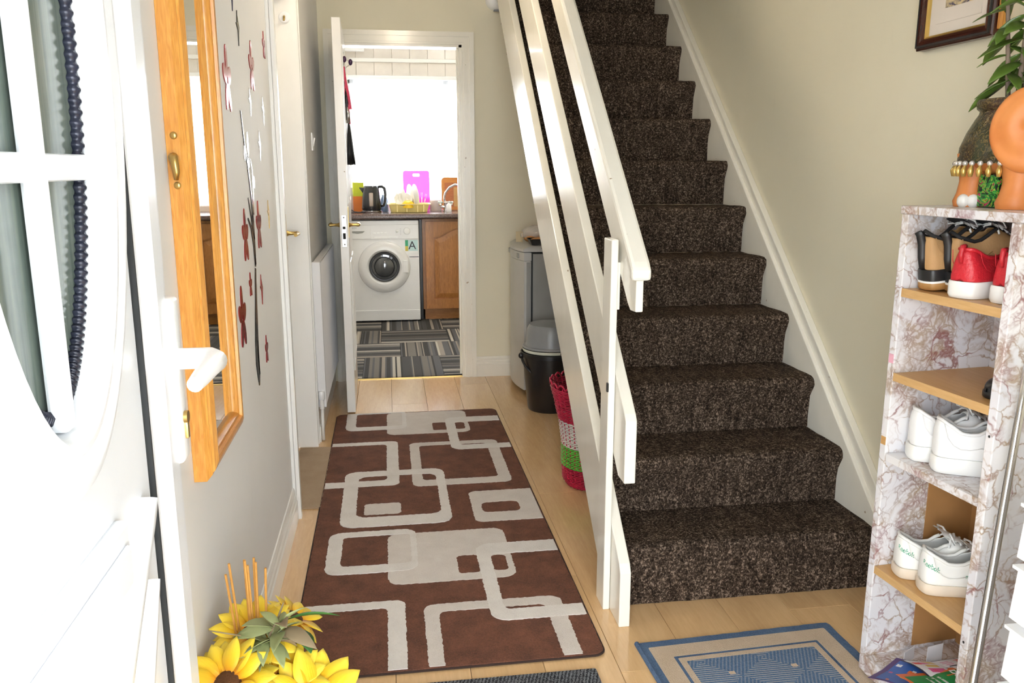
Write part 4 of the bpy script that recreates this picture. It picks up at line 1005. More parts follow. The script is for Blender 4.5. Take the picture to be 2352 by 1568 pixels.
with frame(EP):
    bo = MB(); bo.ball((0, .005, .118), .084, .122, .056, 28, 16); bo.ball((0, -.135, .165), .062, .058, .064, 22, 14)
    bo.tube([(0, -.175, .15), (0, -.215, .11), (0, -.225, .06), (0, -.245, .03)], [.036, .028, .022, .018], 14); bo.build('body', 'terracotta', ep, True)
    for x, y, r0 in ((-.047, .058, 1), (.047, .058, 1), (-.045, -.066, 1.15), (.045, -.066, 1.15)):
        lg = MB().rings([[(x + r * r0 * 1.05 * math.cos(2 * PI * j / 20) + dx_, y + r * r0 * math.sin(2 * PI * j / 20), z) for j in range(20)] for z, r, dx_ in ((0, .031, -.002), (.012, .033, -.003), (.03, .029, 0), (.055, .027, .002), (.085, .034, .006), (.115, .044, .012))]).build('leg', 'terracotta', ep, True, 60)
        if x < 0 and y > 0:
            for a in (-2.75, -2.0): MB().ball((x - .004 + .024 * r0 * math.cos(a), y + .024 * r0 * math.sin(a), .0125), .014, .0145, .016, 16, 10).build('toenail', 'toenail', lg, True)
    MB().lathe([(.099, .094), (.101, .100), (.099, .128), (.088, .160), (.074, .188), (.068, .198), (.067, .204), (.073, .209), (.075, .222), (.072, .229), (.064, .229), (.060, .215), (.060, .17), (.0, .165)], 48, (0, .012, 0), .93, 1.08).build('blanket_pot', 'blanket', ep, True, 50)
    MB().lathe([(.060, .200), (.0, .204)], 24, (0, .012, 0), .93, 1.08).build('soil', flat('potting_soil', (.03, .02, .013), .95), ep)
    for i in range(22):
        a = PI * .35 + i * (1.25 * PI / 21); ax, ay = .097 * math.cos(a), .012 + .112 * math.sin(a)
        ta = MB().tube([(ax, ay, .089), (ax * 1.02, ay * 1.02, .078), (ax * 1.01, ay * 1.01, .066)], [.003, .0065, .004], 8).build('tassel', 'gold', ep, True)
        MB().ball((ax, ay, .094), .0058, seg=10, rings=8).build('bead', 'bead', ta, True)
    with frame(tr(-.072, -.098, .160) @ rz(math.atan2(-.60, -.80))):
        ear = MB(); rs = []
        for i in range(41):
            th = PI * i / 40; q = max(math.sin(th), .003); xx = -.024 * math.cos(th)
            rs.append([(xx + (.0020 * math.sin(q * 10 + 2 * PI * j / 40) * min(1, (1 - q) * 6) if i > 20 else 0), .068 * q * math.cos(2 * PI * j / 40), .086 * q * math.sin(2 * PI * j / 40) * (1 + .06 * math.cos(2 * PI * j / 40))) for j in range(40)])
        ear.rings(rs).build('ear', 'terracotta', ep, True)
    t = NT('painted_leaves_on_black'); v = t.coord(); wv_ = t.noise(v, 28, 3, .6, 4.0)
    t.set(t.ramp(wv_, [(.40, (.008, .008, .012)), (.47, (.015, .16, .02)), (.53, (.05, .36, .05)), (.575, (.45, .42, .03)), (.60, (.012, .01, .02)), (.70, (.55, .03, .12))]), .25)
    MB().box(-.062, .055, -.028, .028, .001, .072, .006).build('painted_support', t.m, ep, True, 40)
# ---- plant in the planter
pl = thing('potted_plant', 'leafy green plant growing out of the elephant planter', 'plant', (1.335, 1.66, 1.40))
t = NT('glossy_leaf'); v = t.coord(); c = t.ramp(t.noise(v, 20, 3), [(.3, (.06, .12, .018)), (.7, (.13, .21, .035))]); t.set(c, .3); t.b.inputs['Subsurface Weight'].default_value = .0; M['leaf'] = t.m
def leaf_mesh(name, L, W, mat, droop=.3, fold=.15, n=7):
    vs, fs = [], []
    for i in range(n + 1):
        q = i / n; w_ = W / 2 * math.sin(PI * min(1, q * .98 + .015)) ** .8 * (1 - .25 * q); x = L * q; z = -droop * L * q * q
        vs += [(x, -w_, z + fold * w_), (x, 0, z), (x, w_, z + fold * w_)]
    for i in range(n):
        for k_ in (0, 1): fs.append([3 * i + k_, 3 * i + k_ + 1, 3 * i + 4 + k_, 3 * i + 3 + k_])
    m_ = bpy.data.meshes.new(name); m_.from_pydata(vs, [], fs); m_.materials.append(M[mat] if isinstance(mat, str) else mat)
    for p in m_.polygons: p.use_smooth = True
    return m_
def leaf_obj(mesh, name, mat4, parent, thick=.0012):
    o = bpy.data.objects.new(name, mesh); COL.objects.link(o); o.parent = parent; o.matrix_basis = mat4; o.matrix_parent_inverse = wm(parent).inverted()
    md = o.modifiers.new('thick', 'SOLIDIFY'); md.thickness = thick; return o
lm_ = leaf_mesh('leaf', .088, .031, 'leaf', .2, .3); pr_ = random.Random(21)
stems = [((1.335, 1.66), (1.325, 1.645), .30), ((1.350, 1.668), (1.375, 1.66), .30), ((1.325, 1.67), (1.30, 1.69), .30)]
for si, (b, e, h_) in enumerate(stems):
    pts = [(b[0] + (e[0] - b[0]) * u, b[1] + (e[1] - b[1]) * u, 1.395 + h_ * u) for u in (0, .25, .5, .75, 1)]
    MB().tube(pts, [.005, .005, .0045, .004, .003], 8).build('stem', flat('grey_stem', (.22, .16, .12), .7), pl, True)
    for k_ in range(26 if si == 0 else 14):
        u = .22 + .80 * k_ / (25 if si == 0 else 13); u = min(u, 1.0)
        p = Vector((b[0] + (e[0] - b[0]) * u, b[1] + (e[1] - b[1]) * u, 1.395 + h_ * u))
        a = k_ * 2.4 + si
        leaf_obj(lm_, 'leaf', Matrix.Translation(p) @ rz(a) @ ry(pr_.uniform(.05, .55) - .35 * max(0, u - .8) * 5 * .6) @ rx(pr_.uniform(-.5, .5)) @ Matrix.Scale(pr_.uniform(.75, 1.1), 4), pl)

# ---- framed picture, second frame behind
pc = thing('framed_picture', 'small framed picture with dark wood frame and cream mount', 'picture', (1.47, 2.085, 1.60))
M['mahogany'] = wood('dark_mahogany', (.085, .022, .012), (.035, .010, .007), 9, 'Y', .2, coat=.4); M['mahogany_z'] = wood('dark_mahogany_upright', (.085, .022, .012), (.035, .010, .007), 9, 'Z', .2, coat=.4)
PY0, PY1, PZ0, PZ1 = 1.934, 2.236, 1.598, 1.99
def ploop(d, x): return [(x, PY0 + d, PZ0 + d), (x, PY1 - d, PZ0 + d), (x, PY1 - d, PZ1 - d), (x, PY0 + d, PZ1 - d)]
def rails(profile, mats, name, parent):
    for s in range(4):
        q = MB(); a, b = s, (s + 1) % 4
        q.rings([[ploop(d, x)[a] for d, x in profile], [ploop(d, x)[b] for d, x in profile]]); q.build(name, mats[s % 2], parent, True, 25)
rails(((0, 1.4895), (0, 1.468), (.004, 1.464), (.006, 1.464), (.007, 1.460), (.012, 1.460), (.013, 1.464), (.020, 1.460), (.026, 1.463), (.029, 1.470), (.030, 1.4895)), ('mahogany', 'mahogany_z'), 'frame_rail', pc)
rails(((.006, 1.463), (.0065, 1.4585), (.0115, 1.4585), (.012, 1.463)), ('black_gloss', 'black_gloss'), 'frame_line', pc)
rails(((.029, 1.480), (.029, 1.469), (.034, 1.472), (.036, 1.480)), ('gold', 'gold'), 'gold_slip', pc)
M['mount'] = flat('cream_mount_card', (.74, .67, .60), .8, var=.02)
MB().box(1.478, 1.4895, PY0 + .03, PY1 - .03, PZ0 + .03, PZ1 - .03).build('mount', 'mount', pc)
MB().box(1.4765, 1.478, PY0 + .062, PY1 - .062, PZ0 + .062, PZ1 - .062).build('inner_mount', 'mount', pc)
t = NT('printed_street_scene'); v = t.coord((1, 26, 26)); 
t.set(t.ramp(t.noise(v, 1, 4, .6, 1.5), [(.34, (.06, .05, .10)), (.42, (.32, .25, .18)), (.52, (.60, .48, .27)), (.62, (.66, .53, .30)), (.72, (.72, .70, .68))]), .5)
MB().box(1.4755, 1.4765, PY0 + .078, PY1 - .098, PZ0 + .098, PZ1 - .08).build('print', t.m, pc)
for y, z in ((2.07, 1.715), (2.03, 1.735)): MB().box(1.475, 1.4755, y - .008, y + .008, z - .004, z + .004).build('print_mark', 'print_black', pc)
pf = MB().box(1.474, 1.4895, 1.915, 1.932, 1.612, 1.99, .002).build('pine_batten', 'pine'); tag(pf, 'narrow orange pine batten on the wall beside the picture', 'batten')

# ---- chrome pole and white drawer tower by the entrance
cpole = thing('chrome_pole', 'slim chrome pole leaning on the shoe shelf', 'pole', (1.039, 1.242, 0))
MB().tube([(1.039, 1.242, .02), (1.1035, 1.30, .295), (1.214, 1.40, .80), (1.247, 1.43, .95)], .0078, 16).build('tube', 'chrome', cpole, True)
MB().lathe([(.010, 0), (.011, .004), (.0105, .02), (.009, .026)], 16, (1.0385, 1.2415, 0)).build('rubber_tip', 'black_plastic', cpole, True, 40)
dt = thing('drawer_tower', 'white plastic drawer tower just inside the entrance', 'drawers', (1.25, 1.03, 0))
MB().box(1.090, 1.42, .86, 1.20, .02, .735, .004).build('carcass', 'white_plastic', dt)
for i in range(6):
    z = .035 + .1155 * i
    dw = MB(); dw.prism([(1.085, z), (1.068, z + .004), (1.074, z + .092), (1.062, z + .100), (1.062, z + .106), (1.09, z + .106), (1.09, z)], 'Y', .865, 1.195); dw = dw.build('drawer', 'white_plastic', dt)
    MB().box(1.060, 1.068, .98, 1.08, z + .085, z + .098, .003).build('pull', 'white_plastic', dw)

# ---- sunflower arrangement
vz = thing('flower_vase', 'slim pale vase behind the open front door', 'vase', (-.265, 1.52, 0))
MB().lathe([(.042, .0), (.048, .004), (.052, .06), (.047, .14), (.038, .20), (.042, .235), (.039, .236), (.035, .20), (.0, .03)], 28, (-.265, 1.52, 0)).build('body', flat('cream_ceramic', (.74, .70, .62), .3), vz, True, 50)
t = NT('sunflower_petal'); sp = t.n('ShaderNodeSeparateXYZ'); t.l(t.coord(), sp.inputs[0])
veins = t.noise(t.coord((3, 60, 1)), 6, 3)
c = t.ramp(t.math('ADD', t.math('MULTIPLY', sp.outputs[0], 9.0), t.math('MULTIPLY', veins, .12)), [(.06, (.72, .20, .005)), (.28, (.84, .46, .008)), (.55, (.88, .60, .02)), (.95, (.88, .68, .06))])
t.set(c, .5); t.b.inputs['Sheen Weight'].default_value = .1; t.bump(veins, .25, .002); M['petal'] = t.m
pm = leaf_mesh('petal', .100, .060, 'petal', .12, .22, 8)
M['seed'] = flat('sunflower_centre', (.10, .035, .008), .9, var=.5, bump=1.0, bscale=300)
fr_ = random.Random(9)
def sunflower(c, n_, r, label, petals=15):
    c = Vector(c); n_ = Vector(n_).normalized(); root = thing('sunflower', label, 'flower', tuple(c), 'yellow artificial sunflowers')
    q = n_.to_track_quat('Z', 'Y').to_matrix().to_4x4(); B = Matrix.Translation(c) @ q
    with frame(B): MB().lathe([(.001, -.012), (r * .30, -.006), (r * .34, .002), (r * .28, .008), (.001, .010)], 22).build('centre', 'seed', root, True)
    for ring_, (cnt, tilt, sc) in enumerate(((petals, .12, 1.0), (petals, -.28, .92))):
        for k_ in range(cnt):
            a = 2 * PI * (k_ + .5 * ring_) / cnt + fr_.uniform(-.07, .07)
            leaf_obj(pm, 'petal', B @ rz(a) @ ry(tilt + fr_.uniform(-.12, .12)) @ rx(fr_.uniform(-.25, .25)) @ tr(r * .22, 0, -.002 * ring_) @ Matrix.Scale(r / .108 * sc * fr_.uniform(.92, 1.05), 4), root, .0008)
    st_ = c - n_ * .012
    MB().tube([tuple(st_), tuple(st_ - n_ * .04 - Vector((0, 0, .02))), (-.265 + (c.x + .265) * .1, 1.52 + (c.y - 1.52) * .1, .20), (-.265, 1.52, .08)], .0035, 8).build('stem', flat('green_stem', (.10, .22, .03), .6), root, True)
sunflower((-.288, 1.43, .200), (.05, -.62, .78), .112, 'big yellow sunflower lowest in the bunch, facing the entrance')
sunflower((-.178, 1.45, .268), (.30, -.55, .78), .105, 'yellow sunflower turned towards the brown rug')
sunflower((-.322, 1.42, .350), (-.15, -.55, .8), .085, 'yellow sunflower partly covered by the front door edge', 13)
sunflower((-.290, 1.535, .382), (.0, -.35, .93), .080, 'yellow sunflower behind, around the wooden reeds')
sunflower((-.238, 1.475, .300), (.10, -.50, .86), .088, 'yellow sunflower squeezed in the middle under the dried leaves')
sunflower((-.222, 1.60, .372), (.55, .15, .8), .062, 'smallest yellow sunflower at the back, under the leaves', 12)
M['leaf_pale'] = flat('pale_dried_leaf', (.30, .34, .15), .6, var=.25); M['leaf_brown'] = flat('brown_dried_leaf', (.25, .19, .11), .8, var=.25); M['leaf_green'] = flat('deep_green_leaf', (.05, .17, .04), .45, var=.25)
gm = leaf_mesh('leaf', .062, .026, 'leaf_pale', .2, .5); bm2 = leaf_mesh('leaf', .070, .030, 'leaf_brown', .35, .4); dm = leaf_mesh('leaf', .10, .065, 'leaf_green', .25, .2)
sg = thing('leafy_sprig', 'sprig of pale green and drying leaves among the sunflowers', 'foliage', (-.255, 1.47, .40))
MB().tube([(-.265, 1.52, .20), (-.262, 1.50, .32), (-.252, 1.47, .41), (-.232, 1.475, .45), (-.222, 1.48, .475)], [.003, .003, .0025, .002, .0015], 8).build('stem', 'leaf_brown', sg, True)
for k_ in range(24):
    a = k_ * 2.399; u = k_ / 23; p = Vector((-.256 + .03 * u + fr_.uniform(-.012, .012), 1.466 + fr_.uniform(-.01, .01), .405 + .07 * max(0, u - .45)))
    leaf_obj(bm2 if k_ % 5 == 3 else gm, 'leaf', Matrix.Translation(p) @ rz(a) @ ry(fr_.uniform(-.35, .35) - (.5 if u > .8 else 0)) @ rx(fr_.uniform(-.6, .6)) @ Matrix.Scale(fr_.uniform(.8, 1.25), 4), sg, .0006)
for a, zz in ((-.9, .40), (.25, .415)): leaf_obj(dm, 'leaf', tr(-.225, 1.52, zz) @ rz(a) @ ry(-.15) @ rx(-.5), sg, .0006)
MB().tube([(-.30, 1.46, .425), (-.325, 1.45, .438), (-.352, 1.44, .452)], [.0014, .0016, .0012], 6).build('twig', 'leaf_brown', sg, True)
for i, (x0, x1, zt) in enumerate(((-.318, -.331, .523), (-.312, -.325, .541), (-.295, -.298, .543), (-.292, -.294, .549), (-.288, -.291, .535), (-.284, -.280, .546), (-.281, -.274, .544), (-.268, -.258, .527))):
    tag(MB().tube([(x0, 1.53, .33), (x1, 1.515 + .008 * (i % 3), zt)], .0024, 8).build('reed_stick', 'reed'), ['outermost thin reed towards the front door', 'tall thin reed leaning towards the front door, second in line', 'reed third from the front door side, first of the upright cluster', 'tallest upright reed in the middle of the bunch', 'shorter upright reed just past the tallest one', 'tall reed sixth from the front door, tilted towards the rug', 'seventh reed from the front door, leaning to the rug side', 'outermost lone reed on the rug side'][i], 'reed', 'wooden reeds among the sunflowers')

# ================================================================== KITCHEN THINGS
# ---- striped carpet pieces
def stripes(name, axis):
    t = NT(name); tc = t.n('ShaderNodeTexCoord'); sp = t.n('ShaderNodeSeparateXYZ'); t.l(tc.outputs['Object'], sp.inputs[0])
    oi = t.n('ShaderNodeObjectInfo')
    x = t.math('ADD', t.math('MULTIPLY', sp.outputs[axis], 62.0), t.math('MULTIPLY', oi.outputs['Random'], 90.0))
    w1_ = t.n('ShaderNodeTexNoise'); w1_.noise_dimensions = '1D'; w1_.inputs['Scale'].default_value = .55; w1_.inputs['Detail'].default_value = 0
    t.l(x, w1_.inputs['W'])
    wn = t.n('ShaderNodeTexWhiteNoise'); wn.noise_dimensions = '1D'; t.l(t.math('FLOOR', t.math('ADD', x, t.math('MULTIPLY', w1_.outputs[0], 2.5))), wn.inputs['W'])
    c = t.ramp(wn.outputs['Value'], [(0, (.012, .012, .013)), (.20, (.045, .046, .05)), (.38, (.10, .10, .115)), (.56, (.20, .18, .16)), (.70, (.36, .31, .26)), (.82, (.58, .53, .46)), (.92, (.02, .02, .022))], 'CONSTANT')
    c = t.mix(t.math('MULTIPLY', t.noise(t.coord(), 160, 2), .5), c, (.12, .115, .11))
    t.set(c, .95); t.bump(t.noise(t.coord(), 220, 2), .5, .004); return t.m
SV, SHZ = stripes('striped_carpet_lengthwise', 0), stripes('striped_carpet_crosswise', 1)
kc = thing('kitchen_carpet', 'patchwork of black, grey and beige striped carpet pieces', 'carpet', (.2, 6.0, 0))
for y0, y1, cols in ((5.035, 5.588, ((-.40, -.20, 'H'), (-.198, .308, 'V'), (.31, .9, 'H'))), (5.592, 6.05, ((-.40, .045, 'H'), (.048, .62, 'V'), (.623, 1.1, 'H'))),
                     (6.053, 6.53, ((-.40, -.095, 'V'), (-.092, .415, 'H'), (.418, .9, 'V'))), (6.533, 6.97, ((-.40, -.096, 'H'), (-.092, .398, 'V'), (.401, .9, 'H'))), (6.973, 7.20, ((-.40, .25, 'V'), (.253, .9, 'V')))):
    for a, b, o_ in cols:
        MB().box(a, b, y0, y1, .0005, .0065, .0015, 1).build('carpet_piece', SV if o_ == 'V' else SHZ, kc)
# ---- washing machine
wmn = thing('washing_machine', 'white front-loading washing machine under the worktop', 'washing machine', (-.065, 7.18, 0))
x0, x1, yf = -.362, .232, 6.905
MB().box(x0, x1, yf, 7.45, .02, .853, .006).build('body', 'white_enamel', wmn)
MB().box(x0 + .002, x1 - .002, yf - .006, yf + .01, .022, .108, .002).build('kick_panel', 'white_enamel', wmn)
MB().box(x0 + .002, x1 - .002, yf - .008, yf + .01, .700, .818, .003).build('control_fascia', 'white_enamel', wmn)
dwr = MB().box(x0 + .006, -.158, yf - .010, yf, .704, .814, .002).build('detergent_drawer', 'white_enamel', wmn)
MB().prism([(-.325, .768), (-.205, .768), (-.225, .752), (-.265, .746), (-.305, .752)], 'Y', yf - .012, yf - .008).build('finger_pull', 'silver_side', dwr)
for x in (x0 + .04, x1 - .04):
    for y in (yf + .05, 7.40): MB().lathe([(.02, .0065), (.02, .022)], 12, (x, y, 0)).build('foot', 'black_plastic', wmn)
with frame(tr(-.057, yf, .472) @ rx(PI / 2)):    # local z points to the viewer (-Y)
    ring = MB().lathe([(.213, -.004), (.214, .006), (.204, .022), (.170, .034), (.142, .034), (.128, .022), (.122, .004)], 56, cap0=False, cap1=False).build('door_ring', 'white_enamel', wmn, True, 40)
    MB().lathe([(.128, .003), (.124, .022), (.118, .020), (.114, .008), (.09, .006), (.0, .005)], 48).build('porthole_seal', flat('grey_door_seal', (.06, .06, .065), .3), ring, True, 40)
    t = NT('dark_porthole_glass'); t.set((.10, .105, .115), .05, Coat_Weight=.6); t.b.inputs['Metallic'].default_value = .4
    MB().lathe([(.108, .008), (.102, .014), (.085, .016), (.080, .010), (.077, .022), (.060, .034), (.030, .041), (.001, .043)], 48).build('porthole_glass', t.m, ring, True, 35)
    MB().box(.150, .196, -.05, .055, .018, .036, .004).build('door_handle', 'white_enamel', ring)
for x, r in ((.135, .028), (.055, .012)):
    with frame(tr(x, yf - .008, .765) @ rx(PI / 2)): kb = MB().lathe([(r, 0), (r * .92, .014), (r * .6, .016), (.0, .016)], 24).build('dial', 'white_plastic', wmn, True, 40)
for i in range(4): MB().box(-.140 + i * .03, -.118 + i * .03, yf - .011, yf - .007, .745, .755, .001).build('button', 'white_plastic', wmn)
for i in range(5): MB().box(.078, .088, yf - .0095, yf - .0075, .735 + i * .012, .738 + i * .012).build('indicator', 'shoe_line', wmn)
MB().box(-.13, .06, yf - .0095, yf - .0078, .712, .722).build('trim_strip', 'white_plastic', wmn)
text('brand_lettering', 'BOSCH', .020, tr(-.305, yf - .0105, .792) @ rx(PI / 2), 'silver_side', wmn)
stk = MB().box(.118, .222, yf - .0008, yf + .001, .600, .690).build('energy_sticker', P_('pale_blue_sticker', (.55, .75, .78)), wmn)
MB().box(.118, .142, yf - .0014, yf - .0006, .640, .690).build('sticker_bar', P_('sticker_green', (.05, .42, .22)), stk); MB().box(.118, .142, yf - .0014, yf - .0006, .600, .640).build('sticker_bar', P_('sticker_yellow', (.70, .58, .10)), stk)
text('sticker_lettering', 'A', .095, tr(.176, yf - .0012, .643) @ rx(PI / 2), 'print_black', stk)
st2 = MB().box(.150, .238 - .008, yf - .0008, yf + .001, .530, .570).build('logo_sticker', 'print_white', wmn); MB().box(.150, .228, yf - .0014, yf - .0006, .548, .553).build('sticker_line', 'navy', st2)
# ---- base cabinet
cb = thing('base_cabinet', 'oak kitchen base cabinet with an arched panel door', 'cabinet', (.56, 7.2, 0))
MB().box(.262, .880, 6.955, 7.48, .10, .858).build('body', 'oak', cb); MB().box(.275, .880, 7.0, 7.40, .0, .10).build('kick_board', 'oak_x', cb)
def arch(x0_, x1_, z0_, z1_, rise, n_=14):
    pts = [(x0_, z0_), (x1_, z0_)]
    for i in range(n_ + 1):
        u = i / n_; x = x1_ + (x0_ - x1_) * u; pts.append((x, z1_ + rise * (.5 - .5 * math.cos(2 * PI * u)) ** 1.0))
    return pts
def upright(loops, ya, yb):   # sheet built in x-z and stood up
    with frame(Matrix(((1, 0, 0, 0), (0, 0, -1, 0), (0, 1, 0, 0), (0, 0, 0, 1)))): return sheet(loops, -yb, -ya)
with frame(Matrix.Identity(4)):
    dpn = MB().box(.288, .832, 6.946, 6.955, .105, .838).build('door', 'oak', cb)
    with frame(Matrix(((1, 0, 0, 0), (0, 0, -1, 0), (0, 1, 0, 0), (0, 0, 0, 1)))):
        q = sheet([[(.288, .105), (.832, .105), (.832, .838), (.288, .838)], arch(.350, .770, .185, .705, .075)], -6.947, -6.930) 
    bpy_obj = q.build('door_frame', 'oak', dpn)
    with frame(Matrix(((1, 0, 0, 0), (0, 0, -1, 0), (0, 1, 0, 0), (0, 0, 0, 1)))):
        q1 = arch(.362, .758, .197, .693, .075); q2 = arch(.400, .720, .236, .660, .070)
        rs_ = [[(x, z, -6.946) for x, z in q1], [(x, z, -6.941) for x, z in q1], [(x, z, -6.934) for x, z in q2]]
        q = MB().rings(rs_, False, True)
    q.build('raised_panel', 'oak', dpn)
MB().box(.237, .258, 6.93, 7.40, .02, .855).build('gap_filler', 'black_plastic', cb)
# ---- worktop
t = NT('brown_speckled_laminate'); v = t.coord(); t.set(t.ramp(t.noise(v, 120, 3, .7), [(.35, (.055, .032, .028)), (.65, (.17, .11, .095))]), .25)
wt = MB().prism([(6.862, .866), (6.852, .876), (6.852, .893), (6.862, .904), (7.498, .904), (7.498, .862), (6.87, .862)], 'X', -.398, 2.19).build('worktop', t.m); tag(wt, 'brown speckled worktop below the kitchen window', 'worktop')
ZK = .9045
# ---- kettle
kt = thing('kettle', 'black electric kettle with a clear water gauge', 'kettle', (-.15, 7.19, ZK))
with frame(tr(-.150, 7.19, ZK)):
    MB().lathe([(.086, 0), (.088, .004), (.088, .014), (.080, .018)], 36).build('power_base', 'chrome', kt, True, 40)
    body = MB().lathe([(.078, .018), (.082, .03), (.078, .10), (.068, .195), (.066, .205), (.058, .220), (.03, .226), (.0, .227)], 36).build('body', 'black_gloss', kt, True, 40)
    MB().rings([[(-.060, -.020, .205), (-.060, .020, .205), (-.062, .020, .150), (-.062, -.020, .150)], [(-.100, -.004, .207), (-.100, .004, .207), (-.098, .004, .200), (-.098, -.004, .200)]]).build('spout', 'black_gloss', kt)
    MB().tube([(.060, 0, .212), (.090, 0, .215), (.112, 0, .198), (.118, 0, .15), (.112, 0, .09), (.098, 0, .055), (.075, 0, .05)], [.014, .016, .016, .015, .015, .014, .014], 12, flat=.8).build('handle', 'black_gloss', kt, True)
    MB().box(-.018, .016, -.083, -.06, .05, .165, .008, 3).build('water_gauge', flat('smoky_gauge', (.40, .33, .28), .2), kt, True, 40)
# ---- packets, bottle
bx = thing('food_box', 'tall green and orange food box beside the kettle', 'box', (-.265, 7.29, ZK))
with frame(tr(-.262, 7.32, ZK) @ rz(.15)):
    MB().box(-.045, .045, -.02, .02, 0, .13).build('lower_half', P_('orange_box', (.75, .20, .02)), bx); MB().box(-.045, .045, -.02, .02, .13, .245).build('upper_half', P_('lime_box', (.50, .55, .02)), bx)
tag(MB().lathe([(.020, 0), (.022, .01), (.020, .14), (.012, .17), (.012, .20), (.0, .202)], 20, (-.318, 7.36, ZK)).build('bottle', flat('grey_bottle', (.42, .40, .40), .25), None, True, 40), 'slim grey bottle against the kitchen window edge', 'bottle')
tag(MB().lathe([(.035, 0), (.037, .006), (.037, .10), (.02, .125), (.018, .14), (.0, .142)], 24, (-.046, 7.32, ZK)).build('blue_bottle', flat('blue_bottle', (.22, .33, .55), .2), None, True, 40), 'pale blue bottle behind the kettle handle', 'bottle')
q = MB().tube([(-.33, 7.03, ZK + .005), (-.29, 7.02, ZK + .006), (-.25, 7.05, ZK + .006), (-.22, 7.12, ZK + .005), (-.20, 7.13, ZK + .005)], .004, 8); q.tube([(-.36, 7.25, ZK + .05), (-.33, 7.15, ZK + .03), (-.29, 7.06, ZK + .012), (-.25, 7.08, ZK + .006), (-.21, 7.12, ZK + .006)], .0035, 8)
tag(q.build('kettle_cable', 'black_plastic', None, True), 'black power cable curled beside the kettle', 'cable')
# ---- dish tub and dishes
t = NT('yellow_translucent_plastic'); t.set((.95, .80, .33), .35); M['tub'] = t.m
dk = thing('dish_tub', 'yellow plastic dish drainer tub by the window', 'dish rack', (.165, 7.18, ZK))
with frame(tr(.163, 7.185, ZK)):
    R5 = lambda a, b, z: [(x, y, z) for x, y in rrect(-a, a, -b, b, .03, 5)]
    MB().rings([R5(.150, .10, .001), R5(.165, .118, .05), R5(.168, .121, .066), R5(.183, .136, .068), R5(.183, .136, .073), R5(.165, .118, .072), R5(.160, .113, .05), R5(.147, .097, .006)]).build('tub', 'tub', dk, True, 40)
    for x in (-.10, -.02, .07, .12): MB().box(x - .006, x + .006, -.128, -.105, .004, .066, .003).build('rib', 'tub', dk)
M['china'] = flat('white_china', (.85, .84, .80), .2, var=.02)
def plate_(x, y, r, tilt, label):
    with frame(tr(x, y, ZK + r + .008) @ rz(.25) @ ry(PI / 2 - tilt)):
        tag(MB().lathe([(.0, 0), (r * .6, .0), (r, .014), (r, .017), (r * .6, .004), (.0, .004)], 36, cap0=False, cap1=False).build('plate', 'china', None, True, 40), label, 'plate', 'plates in the dish tub')
plate_(.10, 7.20, .105, .15, 'white plate upright in the dish tub, kettle side'); plate_(.165, 7.20, .112, .10, 'white plate upright in the middle of the dish tub'); plate_(.205, 7.20, .112, .08, 'white plate upright nearest the cutlery'); plate_(.055, 7.22, .085, .2, 'small white plate leaning at the tub end')
with frame(tr(.115, 7.13, ZK + .09) @ rx(.7)): tag(MB().lathe([(.03, -.03), (.06, -.01), (.078, .03), (.075, .03), (.055, -.005), (.0, -.022)], 32).build('bowl', 'china', None, True, 40), 'white bowl tipped in the dish tub', 'bowl')
with frame(tr(.155, 7.10, ZK + .062) @ rx(.25)): tag(MB().lathe([(.0, .036), (.03, .033), (.05, .012), (.058, -.01), (.054, -.01), (.03, .02)], 28, cap1=False).build('yellow_bowl', P_('yellow_bowl', (.85, .55, .01)), None, True, 40), 'bright yellow bowl upside down on the tub rim', 'bowl')
for i, (x, l_) in enumerate(((.262, .10), (.272, .085), (.283, .075))):
    with frame(tr(x, 7.15, ZK + .02) @ ry(-.2 + .2 * i)):
        tag(MB().tube([(0, 0, 0), (0, 0, l_ * .6), (0, 0, l_ + .02)], [.002, .002, .004], 8).tube([(-.004, 0, l_ + .018), (-.005, 0, l_ + .06)], .0012, 6).tube([(.004, 0, l_ + .018), (.005, 0, l_ + .06)], .0012, 6).build('fork', 'chrome', None, True), ['tallest steel fork in the dish tub, beside the plates', 'middle steel fork of three in the dish tub', 'steel fork in the dish tub nearest the tap'][i], 'cutlery', 'forks in the dish tub')
# ---- boards
t = NT('magenta_plastic'); t.set((.86, .03, .60), .35); t.b.inputs['Transmission Weight'].default_value = .12
with frame(tr(.238, 7.40, ZK) @ rx(-.10)):
    tag(upright([rrect(-.115, .115, .001, .345, .02), rrect(-.03, .03, .295, .32, .01)], -.004, .004).build('magenta_board', t.m), 'magenta plastic chopping board behind the plates', 'chopping board')
M['cut_board'] = wood('chestnut_board', (.52, .17, .06), (.38, .11, .035), 6, 'X', .4); M['cut_edge'] = wood('orange_board_edge', (.66, .27, .06), (.55, .20, .04), 6, 'X', .4)
bo = thing('wooden_board', 'reddish wooden chopping board behind the tap', 'chopping board', (.62, 7.42, ZK))
with frame(tr(.62, 7.415, ZK) @ rx(-.10)):
    upright([rrect(-.162, .162, .001, .285, .03)], -.008, .008).build('board', 'cut_board', bo); upright([rrect(-.162, .162, .001, .286, .03), rrect(-.135, .135, .03, .24, .004)], -.0095, -.007).build('edge_strip', 'cut_edge', bo)
    MB().box(-.055, -.02, -.0105, -.008, .032, .20).build('inlay_strip', 'beech', bo)
